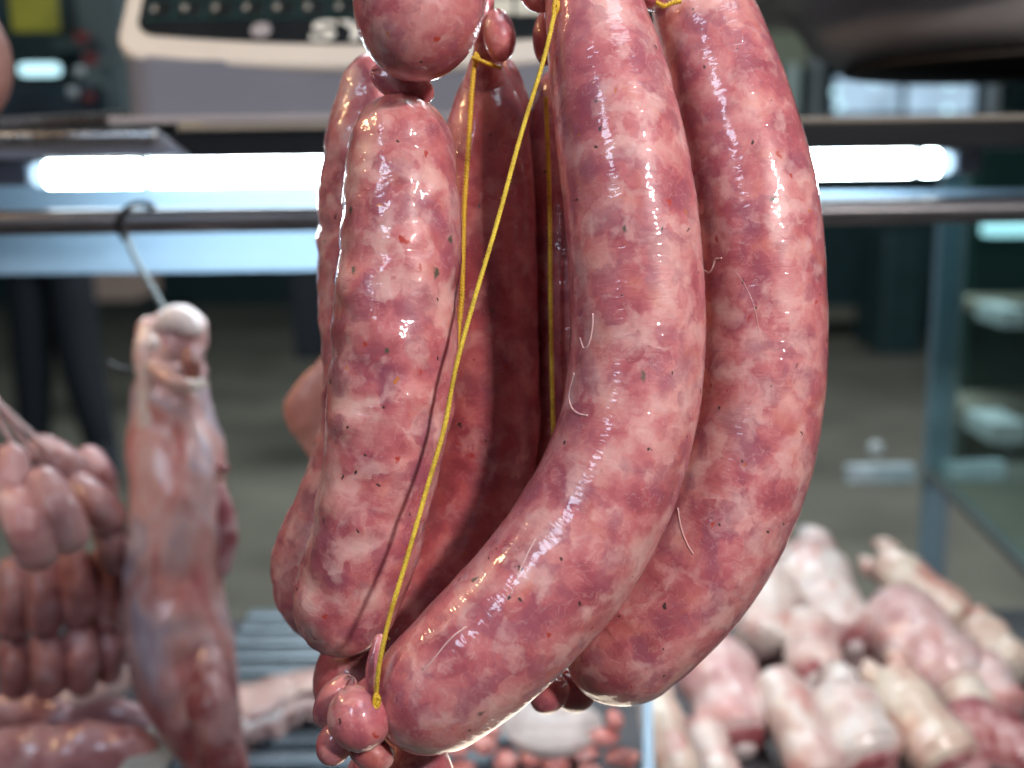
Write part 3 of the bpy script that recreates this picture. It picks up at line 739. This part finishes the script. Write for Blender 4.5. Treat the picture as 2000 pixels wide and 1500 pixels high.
for i, (lab, a, b2, ra, rb, da, db, e1_, e0_) in enumerate(TR): trotter(lab, a, b2, ra, rb, da, db, PALI[i] + 4 * i, e1_, e0_)
o = loft('meat_chunk', P((1900, 1420, 0.86, 62), (1945, 1450, 0.85, 70), (1990, 1480, 0.84, 60)), M['cut'], around=36, along=30, lump=0.10, lump_scale=40, seed=9)
tag(o, 'dark red meat chunk in the bottom right corner', 'meat')
o = loft('meat_chunk', P((1780, 1385, 0.95, 60), (1850, 1420, 0.95, 60), (1930, 1420, 0.95, 55)), flesh_mat('dusky_meat', [(0.3, (0.20, 0.06, 0.07)), (0.7, (0.42, 0.18, 0.18))], 40, 3), around=36, along=30, lump=0.10, lump_scale=40, seed=12)
tag(o, 'dusky pink meat chunk below the big pink trotter', 'meat')
o = loft('meat_chunk', P((1480, 1330, 0.98, 60), (1560, 1380, 0.97, 70), (1700, 1290, 0.99, 70)), flesh_mat('gap_shade', [(0.3, (0.06, 0.015, 0.015)), (0.7, (0.16, 0.05, 0.05))], 40, 4), around=36, along=30, lump=0.10, lump_scale=40, seed=15)  # dark filler put in for the shade between the trotters
tag(o, 'dark filler for the shade deep in the gap between the trotters', 'meat')
o = bar('tray_divider', at(1264, 1352, 0.80), at(1268, 1560, 0.72), 0.007, 0.012, M['panel'], bevel=0.001); tag(o, 'white plastic divider standing left of the trotters', 'divider')

# bowl and diced meat at the bottom centre
bc = at(1078, 1425, 0.82); bp = K * 0.82
o = lathe('white_dish', [(0.0005, -30 * bp), (60 * bp, -30 * bp), (88 * bp, -12 * bp), (100 * bp, 14 * bp), (97 * bp, 16 * bp), (84 * bp, -4 * bp), (56 * bp, -18 * bp), (0.0005, -18 * bp)], M['bowl'], seg=48, centre=bc)
tag(o, 'cream white dish behind the diced meat under the hanging sausages', 'dish')
M['diced'] = flesh_mat('diced_meat', [(0.3, (0.42, 0.08, 0.08)), (0.5, (0.66, 0.26, 0.23)), (0.7, (0.74, 0.55, 0.5))], 70, 8, 0.35, 0.5, 0.4)
DC = [(890, 1460, 26), (945, 1450, 30), (985, 1485, 26), (1035, 1478, 24), (1085, 1490, 32), (1140, 1470, 24), (1180, 1440, 24), (1215, 1480, 28), (1200, 1405, 22), (900, 1505, 28), (1150, 1510, 26), (960, 1425, 18)]
dlab = ['far left', 'pale left', 'lower left', 'small left of centre', 'large pale central', 'right of centre', 'upper right', 'far right', 'topmost right', 'bottom left corner', 'bottom right', 'topmost left']
for i, (x, y, r) in enumerate(DC):
    bm = bmesh.new(); bmesh.ops.create_icosphere(bm, subdivisions=3, radius=1)
    c = at(x, y, 0.80); rr = r * K * 0.80
    sx, sy_, sz_ = random.uniform(.8, 1.25), random.uniform(.8, 1.2), random.uniform(.6, .95)
    for v in bm.verts:
        k = 1 + 0.22 * noise.noise(v.co * 1.3 + Vector((i * 4, 0, 0))); v.co = c + Vector((v.co.x * sx, v.co.y * sy_, v.co.z * sz_)) * rr * k
    o = bm_obj('meat_piece', bm, M['diced'], smooth=True); tag(o, dlab[i] + ' piece of diced pink meat below the white dish', 'meat', 'diced meat pieces')

# slab of rind on the rack
def slab(name, pts, z0, thick, mat, label, edge_mat=None):
    top = [on_z(x, y, z0 + thick) for x, y in pts]
    bm = bmesh.new(); f = bm.faces.new([bm.verts.new(p) for p in top])
    r = bmesh.ops.extrude_face_region(bm, geom=[f]); nv = [g for g in r['geom'] if isinstance(g, bmesh.types.BMVert)]
    bmesh.ops.translate(bm, verts=nv, vec=(0, 0, -thick))
    bmesh.ops.bevel(bm, geom=list(bm.edges), offset=thick * 0.3, segments=3, affect='EDGES')
    bmesh.ops.triangulate(bm, faces=bm.faces); bmesh.ops.subdivide_edges(bm, edges=bm.edges, cuts=3, use_grid_fill=True)
    for v in bm.verts: v.co += Vector((0, 0, 1)) * thick * 0.5 * noise.noise(v.co * 40) + noise.noise_vector(v.co * 70) * thick * 0.18
    o = bm_obj(name, bm, mat, smooth=True); tag(o, label, 'meat'); return o
rind = flesh_mat('pork_rind', [(0.3, (0.50, 0.26, 0.25)), (0.5, (0.66, 0.44, 0.40)), (0.7, (0.76, 0.62, 0.58))], 25, 6, 0.35, 0.5, 0.3)
sl = slab('pork_slab', [(440, 1340), (520, 1318), (600, 1300), (700, 1285), (705, 1340), (640, 1368), (575, 1372), (520, 1400), (450, 1420)], FZ, 0.022, rind, 'pale pink pork slab lying on the slatted rack')
ed = loft('fat_edge', [tuple(on_z(x, y, FZ + 0.012)) + (0.007,) for x, y in ((455, 1428), (520, 1408), (575, 1380), (640, 1376), (708, 1348))], M['bone'], around=16, along=40, lump=0.1, lump_scale=70)
ed.parent = sl

# bottom left heap
pork = flesh_mat('dark_pork', [(0.3, (0.26, 0.08, 0.09)), (0.5, (0.46, 0.21, 0.22)), (0.72, (0.66, 0.46, 0.46))], 35, 1, 0.3, 0.7, 0.6)
HP = [('broad dark pork cut across the bottom left corner', ((-40, 1500, 0.74, 70), (120, 1490, 0.74, 80), (260, 1480, 0.74, 60))),
      ('mottled pork cut above the bottom left corner', ((-20, 1405, 0.80, 48), (60, 1400, 0.80, 50), (120, 1410, 0.79, 40))),
      ('pink pork strip pointing up to the hanging shank', ((130, 1375, 0.82, 24), (200, 1340, 0.84, 34), (250, 1300, 0.86, 40), (300, 1290, 0.87, 34))),
      ('glistening pork cut between the shank and the corner', ((150, 1415, 0.79, 36), (230, 1405, 0.79, 40), (300, 1420, 0.79, 34)))]
for i, (lab, pts) in enumerate(HP):
    o = loft('pork_cut', P(*pts), pork if i != 2 else rind, around=40, along=40, lump=0.10, lump_scale=45, seed=20 + i, flat=0.7); tag(o, lab, 'meat', 'pork cuts heaped at the left')
o = bar('steel_channel', at(285, 1500, 0.70) - Vector((0.01, 0.02, 0.012)), at(375, 1370, 0.80), 0.030, 0.006, M['frame'], bevel=0.002); tag(o, 'grey steel channel below the hanging shank', 'channel')

# bunch of small sausages hanging at the left
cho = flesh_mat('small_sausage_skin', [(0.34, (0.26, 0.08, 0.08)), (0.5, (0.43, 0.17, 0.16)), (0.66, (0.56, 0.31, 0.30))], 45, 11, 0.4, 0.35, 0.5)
CH = [((20, 900, 35), (20, 985, 36), .70, 'frontmost upper left'), ((30, 985, 40), (72, 1072, 44), .69, 'large upper left'), ((85, 950, 40), (128, 1040, 44), .70, 'large upper middle'),
      ((85, 880, 32), (150, 930, 38), .75, 'topmost'), ((158, 960, 36), (210, 1010, 36), .74, 'outer right'), ((175, 900, 30), (200, 960, 32), .78, 'rear outer right'),
      ((212, 1040, 32), (222, 1090, 32), .75, 'right-hand shoulder'),
      ((26, 1118, 31), (28, 1222, 32), .755, 'middle row first'), ((82, 1118, 31), (88, 1215, 33), .745, 'middle row second'), ((145, 1098, 32), (152, 1200, 32), .75, 'middle row third'), ((203, 1100, 31), (208, 1205, 31), .765, 'middle row fourth'),
      ((28, 1262, 31), (32, 1335, 32), .76, 'bottom row first'), ((92, 1262, 32), (96, 1335, 33), .75, 'bottom row second'), ((156, 1245, 32), (160, 1330, 31), .755, 'bottom row third'), ((212, 1245, 29), (214, 1310, 28), .77, 'bottom row fourth'),
      ((238, 1130, 26), (240, 1200, 26), .79, 'middle row fifth')]
cho_up = flesh_mat('pale_lit_small_sausage_skin', [(0.34, (0.38, 0.15, 0.15)), (0.5, (0.51, 0.26, 0.25)), (0.66, (0.62, 0.41, 0.40))], 40, 13, 0.4, 0.4, 0.5)  # pinker upper links, with their better light put into the colour
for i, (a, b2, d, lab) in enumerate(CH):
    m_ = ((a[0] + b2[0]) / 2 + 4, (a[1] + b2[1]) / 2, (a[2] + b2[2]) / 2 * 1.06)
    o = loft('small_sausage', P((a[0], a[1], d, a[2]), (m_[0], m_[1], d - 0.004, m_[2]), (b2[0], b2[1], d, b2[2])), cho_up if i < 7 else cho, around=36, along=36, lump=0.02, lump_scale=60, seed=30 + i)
    tag(o, lab + ' link of the bunch of small red sausages at the left', 'sausage', 'small sausages bunched at the left')
for i, (a, b2) in enumerate((((-30, 745), (75, 900)), ((-30, 775), (50, 905)), ((-30, 760), (110, 890)))):
    o = wire('clear_twine', L3((*a, .72), ((a[0] + b2[0]) / 2, (a[1] + b2[1]) / 2 + 3, .72), (*b2, .72)), 0.0016, M['casing'], n=16)
    tag(o, ('upper', 'lower', 'middle')[i] + ' pale twine holding the bunch of small sausages', 'twine')

# hanging shank
def blend_shank():
    m, nt, p = new_mat('shank_membrane'); b = NB(nt)
    tc = b.n('ShaderNodeTexCoord'); co = tc.outputs['Object']
    a = b.noise(b.mapping(co, (1, 1, 0.45)), 34, 3, 0.55, 0.7); c2 = b.noise(b.mapping(co, (1, 1, 0.25)), 90, 4, 0.6)
    v = b.math('ADD', b.math('MULTIPLY', a.outputs['Fac'], 0.75), b.math('MULTIPLY', c2.outputs['Fac'], 0.25))
    col = b.ramp(v, [(0.32, (0.46, 0.09, 0.09)), (0.42, (0.60, 0.26, 0.23)), (0.52, (0.66, 0.40, 0.37)), (0.59, (0.46, 0.33, 0.38)), (0.68, (0.68, 0.56, 0.57))])
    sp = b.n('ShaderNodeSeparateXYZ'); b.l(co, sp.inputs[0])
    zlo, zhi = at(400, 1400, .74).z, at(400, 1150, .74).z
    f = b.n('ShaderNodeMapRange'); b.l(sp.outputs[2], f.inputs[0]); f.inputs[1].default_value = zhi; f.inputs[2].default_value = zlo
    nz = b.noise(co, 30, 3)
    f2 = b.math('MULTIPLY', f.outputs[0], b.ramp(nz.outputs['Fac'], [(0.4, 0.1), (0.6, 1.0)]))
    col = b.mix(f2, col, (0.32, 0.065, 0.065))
    b.l(col, p.inputs['Base Color']); p.inputs['Roughness'].default_value = 0.35; p.inputs['Coat Weight'].default_value = 0.5; p.inputs['Coat Roughness'].default_value = 0.25
    
    b.l(b.bump(v, 0.5, 0.004), p.inputs['Normal']); return m
SHM = blend_shank()
shk = empty('hanging_shank', at(340, 640, .76)); tag(shk, 'long skinned shank hanging from a hook at the left of the sausages', 'meat')
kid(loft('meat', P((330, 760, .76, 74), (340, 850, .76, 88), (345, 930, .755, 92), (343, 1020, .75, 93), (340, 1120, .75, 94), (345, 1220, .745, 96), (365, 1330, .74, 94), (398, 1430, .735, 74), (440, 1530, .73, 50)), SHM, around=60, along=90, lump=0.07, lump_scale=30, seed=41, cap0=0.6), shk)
kn = kid(loft('knuckle', P((330, 636, .757, 44), (340, 645, .757, 54), (345, 680, .757, 56), (340, 730, .757, 58), (335, 780, .757, 62)), skin[2], around=56, along=40, lump=0.16, lump_scale=55, seed=43, cap0=0.8, cap1=0.5), shk)
kid(loft('joint_cap', P((318, 632, .737, 18), (345, 622, .735, 26), (375, 640, .737, 20)), M['bone'], around=28, along=20, lump=0.12, lump_scale=70, seed=53), shk)
kid(loft('tendon', P((290, 640, .75, 22), (285, 690, .745, 26), (300, 760, .745, 30), (300, 830, .745, 34)), skin[0], around=24, along=30, lump=0.10, lump_scale=60, seed=44), shk)
kid(loft('tendon', P((298, 715, .728, 14), (330, 740, .718, 16), (365, 752, .722, 15), (392, 750, .738, 12)), skin[1], around=20, along=30, lump=0.12, lump_scale=60, seed=45), shk)
kid(loft('recess_lump', P((368, 690, .730, 14), (374, 710, .729, 19), (378, 735, .732, 14)), flesh_mat('dark_recess', [(0.3, (0.16, 0.05, 0.04)), (0.7, (0.42, 0.16, 0.12))], 60, 1), around=20, along=16, lump=0.05, seed=46), shk)  # dark lump standing in for a shaded hollow
kid(loft('bone_tip', P((300, 662, .722, 10), (302, 668, .72, 12), (303, 674, .72, 10)), M['bone'], around=16, along=8, lump=0.05, seed=47), shk)
kid(loft('meat_flap', P((425, 960, .75, 20), (438, 1010, .75, 24), (442, 1060, .75, 22), (436, 1110, .75, 16)), M['cut'], around=24, along=30, lump=0.12, lump_scale=60, seed=48), shk)
kid(loft('meat_flap', P((395, 1250, .735, 30), (412, 1330, .722, 46), (424, 1420, .715, 50), (448, 1530, .71, 40)), flesh_mat('dark_red_meat', [(0.3, (0.18, 0.035, 0.04)), (0.46, (0.28, 0.075, 0.075)), (0.6, (0.46, 0.24, 0.23))], 45, 6), around=24, along=30, lump=0.12, lump_scale=50, seed=49), shk)
kid(loft('red_spot', P((432, 912, .745, 9), (438, 914, .745, 10), (442, 916, .745, 8)), M['cut'], around=14, along=8, lump=0.05), shk)
hk = empty('meat_hook', (on_y(270, 430, RY).x, RY, rz)); tag(hk, 'black hook over the rail with a pale wire down to the shank', 'hook')
hx = on_y(268, 430, RY).x
kid(wire('hook_loop', [(hx - 0.011, RY + 0.004, rz - 0.012), (hx - 0.010, RY - 0.009, rz), (hx - 0.002, RY - 0.006, rz + 0.0105), (hx + 0.008, RY + 0.003, rz + 0.0108), (hx + 0.012, RY + 0.012, rz)], 0.0022, M['charcoal'], n=30), hk)
kid(wire('wire', [tuple(at(246, 455, .765)), tuple(at(262, 500, .765)), tuple(at(322, 605, .757))], 0.0020, plain('dull_wire', (0.20, 0.24, 0.25), 0.4, 0.3), n=24), hk)
kid(wire('cross_pin', [tuple(at(212, 712, .78)), tuple(at(240, 722, .77)), tuple(at(275, 725, .76))], 0.0022, M['dark_steel'], n=12), hk)

# orange piece hanging behind the left sausages
og = flesh_mat('orange_skin', [(0.3, (0.46, 0.15, 0.11)), (0.5, (0.58, 0.25, 0.19)), (0.72, (0.66, 0.38, 0.32))], 30, 3, 0.5, 0.15, 0.5)
o = loft('hanging_poultry', P((650, 680, .62, 10), (638, 720, .62, 24), (618, 765, .62, 40), (606, 805, .62, 48), (622, 850, .62, 40), (640, 910, .62, 28), (650, 980, .62, 16)), og, around=40, along=50, lump=0.16, lump_scale=45, seed=51, flat=0.35)
tag(o, 'orange skinned piece hanging just behind the left sausages', 'meat')
# pink thing at the extreme left edge
o = loft('hanging_salami', P((-38, 40, .7, 30), (-22, 110, .7, 42), (-22, 170, .7, 40), (-40, 230, .7, 24)), flesh_mat('brown_pink_skin', [(0.3, (0.24, 0.11, 0.09)), (0.7, (0.36, 0.19, 0.16))], 25, 3, 0.5, 0.1, 0.2), around=30, along=30, lump=0.03, seed=52)
tag(o, 'pinkish hanging sausage at the top left edge', 'sausage')

# ================================================================== THE HANGING SAUSAGES
SM = [sausage_mat('sausage_%s' % n, i * 1.0 + 0.7, fat=f, wet=wt, tint=(1, 1, 1) if i not in (5,) else (0.72, 0.52, 0.55)) for i, (n, f, wt) in enumerate((('a', 0.02, .35), ('b', 0.0, .35), ('c', 0.0, .9), ('d', 0.0, .35), ('e', 0.0, 1.0), ('f', -0.03, .6)))]  # last one: deeper red meat, with shade put into its tint
G = 'large sausages hanging on yellow string'
def saus(label, mat, pts, seed, **kw):
    o = loft('sausage_link', P(*pts), mat, around=112, along=240, seed=seed, **kw); tag(o, label, 'sausage', G); return o
def nub(parent, mat, pts, seed):
    w = P(*pts); r = max(p[3] for p in w); a, b2 = Vector(w[0][:3]), Vector(w[-1][:3]); c = (a + b2) / 2; ax = (b2 - a); hl = ax.length / 2 + (w[0][3] + w[-1][3]) / 2; ax.normalize()
    x_ = ax.orthogonal().normalized(); y_ = ax.cross(x_)
    verts, uvs, faces = [], [], []; nu, nv_ = 48, 40
    for i in range(nv_ + 1):
        ph = math.pi * min(max(i / nv_, 0.004), 0.996)
        for j in range(nu):
            th = 2 * math.pi * j / nu
            d = x_ * (math.cos(th) * math.sin(ph)) + y_ * (math.sin(th) * math.sin(ph))
            p = c - ax * math.cos(ph) * hl + d * r
            k = 0.05 * noise.noise(p * 110 + Vector((seed, 0, 0))) + 0.14 * noise.noise(p * 48 + Vector((0, seed, 0))) + 0.06 * max(0, math.cos(ph)) ** 3 * math.sin(8 * th)
            verts.append(c + (p - c) * (1 + k)); uvs.append((th * r, i / nv_ * hl * 2))
    for i in range(nv_):
        for j in range(nu): faces.append((i * nu + j, i * nu + (j + 1) % nu, (i + 1) * nu + (j + 1) % nu, (i + 1) * nu + j))
    o = link_mesh('tied_nub', verts, faces, mat, uvs=uvs); o.parent = parent; return o

front = saus('large curved front sausage sweeping down to the lower left', SM[0],
    ((1148, -60, .385, 84), (1162, 30, .382, 98), (1188, 150, .376, 116), (1212, 280, .372, 126), (1232, 420, .370, 130), (1244, 560, .370, 131), (1244, 690, .370, 132),
     (1226, 820, .369, 134), (1188, 940, .368, 137), (1118, 1070, .366, 141), (1030, 1180, .364, 141), (935, 1275, .362, 135), (862, 1338, .362, 126), (845, 1352, .362, 123)), 1, lump=0.012, pucker=0.022)
right = saus('rightmost large sausage behind the front one', SM[1],
    ((1352, -60, .415, 86), (1372, 20, .412, 98), (1412, 150, .408, 112), (1452, 300, .404, 122), (1478, 450, .402, 126), (1486, 600, .402, 127), (1484, 750, .402, 127),
     (1462, 880, .402, 128), (1420, 1000, .402, 128), (1358, 1110, .402, 127), (1280, 1205, .402, 121), (1225, 1258, .402, 116), (1215, 1266, .402, 114)), 2, lump=0.012, pucker=0.022)
def ridges(p, d, s, th):
    side = max(0.0, -d.x)
    return 0.055 * side * noise.noise(Vector((p.x * 40, p.y * 40, p.z * 120))) + 0.016 * noise.noise(Vector((p.x * 70, p.y * 70, p.z * 150 + 9)))
left = saus('lumpy wet sausage hanging front left', SM[2],
    ((783, 288, .375, 103), (784, 400, .373, 114), (779, 540, .372, 121), (770, 690, .372, 125), (755, 840, .373, 120), (733, 970, .374, 112),
     (706, 1080, .376, 107), (678, 1165, .380, 102), (671, 1184, .381, 100)), 3, lump=0.038, lump_scale=55, pucker=0.03, extra=ridges)
top = saus('rounded end of an upper sausage above the left one', SM[3],
    ((822, -160, .352, 122), (824, -60, .350, 131), (819, 5, .350, 130), (816, 30, .350, 127)), 4, lump=0.012)
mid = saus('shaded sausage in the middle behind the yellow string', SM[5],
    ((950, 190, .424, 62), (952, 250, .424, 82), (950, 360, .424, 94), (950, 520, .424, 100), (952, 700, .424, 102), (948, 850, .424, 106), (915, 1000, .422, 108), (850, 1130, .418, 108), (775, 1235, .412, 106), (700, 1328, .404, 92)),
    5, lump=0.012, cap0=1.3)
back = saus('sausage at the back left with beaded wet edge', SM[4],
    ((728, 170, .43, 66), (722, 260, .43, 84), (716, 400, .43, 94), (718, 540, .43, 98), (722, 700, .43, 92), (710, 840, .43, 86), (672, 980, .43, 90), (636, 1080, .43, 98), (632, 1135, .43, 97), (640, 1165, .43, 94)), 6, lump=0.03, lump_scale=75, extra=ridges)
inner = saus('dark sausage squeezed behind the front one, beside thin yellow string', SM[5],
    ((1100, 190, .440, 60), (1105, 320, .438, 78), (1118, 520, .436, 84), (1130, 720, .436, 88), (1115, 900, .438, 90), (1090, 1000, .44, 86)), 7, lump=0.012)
low = saus('lowest sausage showing under the front one at the bottom edge', SM[3],
    ((735, 1500, .390, 58), (770, 1495, .390, 74), (800, 1510, .390, 80), (830, 1570, .392, 76)), 8, lump=0.02)

nub(front, SM[3], ((692, 1388, .352, 50), (700, 1402, .350, 60), (706, 1418, .350, 52)), 11)
nub(front, SM[3], ((660, 1440, .356, 30), (656, 1452, .356, 36), (650, 1466, .356, 30)), 12)
nub(front, SM[3], ((672, 1345, .364, 30), (655, 1368, .364, 38), (642, 1395, .365, 28)), 22)
nub(front, SM[3], ((708, 1462, .360, 28), (722, 1474, .360, 34), (742, 1478, .360, 28)), 23)
nub(front, SM[0], ((716, 1338, .356, 13), (712, 1352, .354, 17), (704, 1362, .354, 13)), 24)
nub(left, SM[3], ((752, 150, .372, 32), (760, 160, .372, 36), (790, 172, .374, 30), (822, 178, .376, 22)), 13)
nub(mid, SM[3], ((972, 48, .40, 31), (975, 72, .40, 33), (976, 92, .40, 29)), 14)
nk = loft('casing_neck', P((948, -30, .405, 20), (946, 40, .405, 18), (944, 95, .408, 18), (946, 135, .414, 34), (950, 190, .424, 58)), SM[3], around=40, along=50, lump=0.05, lump_scale=80, seed=31); nk.parent = mid
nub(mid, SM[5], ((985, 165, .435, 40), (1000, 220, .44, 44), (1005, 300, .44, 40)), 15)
nub(front, SM[3], ((1045, -28, .388, 36), (1050, -18, .388, 38), (1056, -12, .388, 34)), 16)
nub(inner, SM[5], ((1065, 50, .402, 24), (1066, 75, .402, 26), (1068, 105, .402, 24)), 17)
nub(right, SM[3], ((1275, -12, .405, 26), (1280, -8, .405, 30), (1288, -6, .405, 26)), 18)
nub(right, SM[3], ((1082, 1350, .412, 30), (1072, 1358, .412, 34), (1066, 1362, .412, 30)), 19)
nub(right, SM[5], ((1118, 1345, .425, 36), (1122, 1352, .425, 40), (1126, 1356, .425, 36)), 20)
# pinched skin where the front sausage is tied
tk = loft('casing_fold', P((742, 1250, .352, 12), (730, 1300, .350, 15), (726, 1345, .350, 12)), SM[0], around=24, along=24, lump=0.04, seed=21, flat=0.6); tk.parent = front

from mathutils.bvhtree import BVHTree
trees = {}
def hit(o, x, y, lift=0.0):
    if o not in trees:
        trees[o] = BVHTree.FromPolygons([v.co for v in o.data.vertices], [tuple(p.vertices) for p in o.data.polygons])
    rv = ray(x, y).normalized(); loc, nr, _, _ = trees[o].ray_cast(CAM, rv)
    return loc - rv * lift if loc is not None else at(x, y, 0.37)
def strand(parent, pts, r, lift=0.0002):
    o = wire('casing_strand', [tuple(hit(parent, x, y, lift)) for x, y in pts], r, M['casing'], n=30, sides=8); o.parent = parent; return o
strand(front, [(1158, 612), (1157, 640), (1150, 672), (1140, 680), (1133, 660)], 0.00034, 0.0)
strand(front, [(1122, 728), (1112, 770), (1116, 795), (1130, 808), (1148, 812)], 0.00034, 0.0)
strand(right, [(1376, 528), (1385, 532), (1392, 522), (1397, 508), (1410, 504)], 0.00034, 0.0001)
strand(right, [(1398, 507), (1440, 535), (1470, 590), (1488, 670)], 0.00010, 0.0)
strand(right, [(1324, 992), (1330, 1030), (1342, 1062), (1354, 1082)], 0.00032, 0.0)
strand(front, [(1046, 1052), (1022, 1100), (998, 1162)], 0.00035, -0.0002)
strand(front, [(912, 1224), (880, 1248), (845, 1290), (826, 1308)], 0.00035, -0.0002)

# yellow strings
def string(label, pts, mat, r, knots=()):
    s = empty('yellow_string', at(*pts[0])); tag(s, label, 'string', 'yellow tying strings')
    kid(wire('yarn', L3(*pts), r, mat, sides=12, n=420, twist=2600, lobes=2, fuzz=0.12), s)
    for (x, y, d, sz) in knots:
        loop = []
        for i in range(33):
            a = i / 32 * 4.3 * 2 * math.pi; e = 1 + 0.35 * math.sin(a * 0.37 + x)
            loop.append((x + math.cos(a) * sz * 0.34 * e + math.sin(a * 2.1) * 1.2, y + math.sin(a * 0.97) * sz * e + (i - 16) * 0.22, d + 0.0007 * math.sin(a * 1.3)))
        kid(wire('knot', L3(*loop), r * 0.8, M['yarn_wet'], sides=8, n=160), s)
    for i in range(26):
        j = random.randrange(len(pts) - 1); u = random.random()
        p0 = Vector(at(*pts[j])).lerp(Vector(at(*pts[j + 1])), u)
        dv = Vector((random.choice((-1, 1)) * random.uniform(.4, 1), random.uniform(-.3, .3), random.uniform(-.8, .8))).normalized()
        kid(wire('loose_fibre', [tuple(p0), tuple(p0 + dv * r * 1.5 + Vector((0, 0, .0002))), tuple(p0 + dv * r * 2.2 + Vector((0, 0, -.0003)))], 0.00005, mat, sides=4, n=6), s)
    return s
string('long yellow string slanting from the top to the tied end of the front sausage',
    [(1087, -8, .370), (1080, 40, .368), (1058, 130, .366), (1018, 262, .363), (968, 445, .358), (925, 590, .354), (890, 720, .351), (868, 835, .350), (832, 960, .348), (795, 1090, .346), (765, 1190, .345), (748, 1260, .344), (739, 1310, .345), (734, 1365, .347)],
    M['yarn'], 0.00072, [(735, 1372, .3465, 11), (1085, 14, .369, 11)])
string('yellow string hanging between the left and middle sausages',
    [(928, 112, .402), (922, 170, .400), (915, 280, .3985), (907, 400, .398), (904, 500, .398), (902, 580, .398), (896, 640, .398), (888, 720, .398), (880, 790, .40)], M['yarn_wet'], 0.00085, [(930, 116, .400, 7)])
kid(wire('tie_wrap', L3((922, 112, .398), (938, 118, .3975), (958, 126, .399), (978, 132, .405)), 0.0007, M['yarn_wet'], n=40, sides=10, twist=2600, lobes=2), bpy.data.objects['yellow_string.001'])
string('straight yellow string in the dark gap beside the front sausage',
    [(1066, 190, .41), (1070, 290, .412), (1074, 430, .412), (1075, 560, .412), (1077, 700, .412), (1081, 850, .412), (1086, 920, .414)], M['yarn'], 0.0008)
o = wire('yellow_string', L3((1282, 5, .395), (1296, 12, .394), (1312, 6, .394), (1330, 2, .394)), 0.0008, M['yarn_wet'], n=60, sides=12, twist=2600, lobes=2); tag(o, 'short loop of yellow string at the top of the rightmost sausage', 'string', 'yellow tying strings')
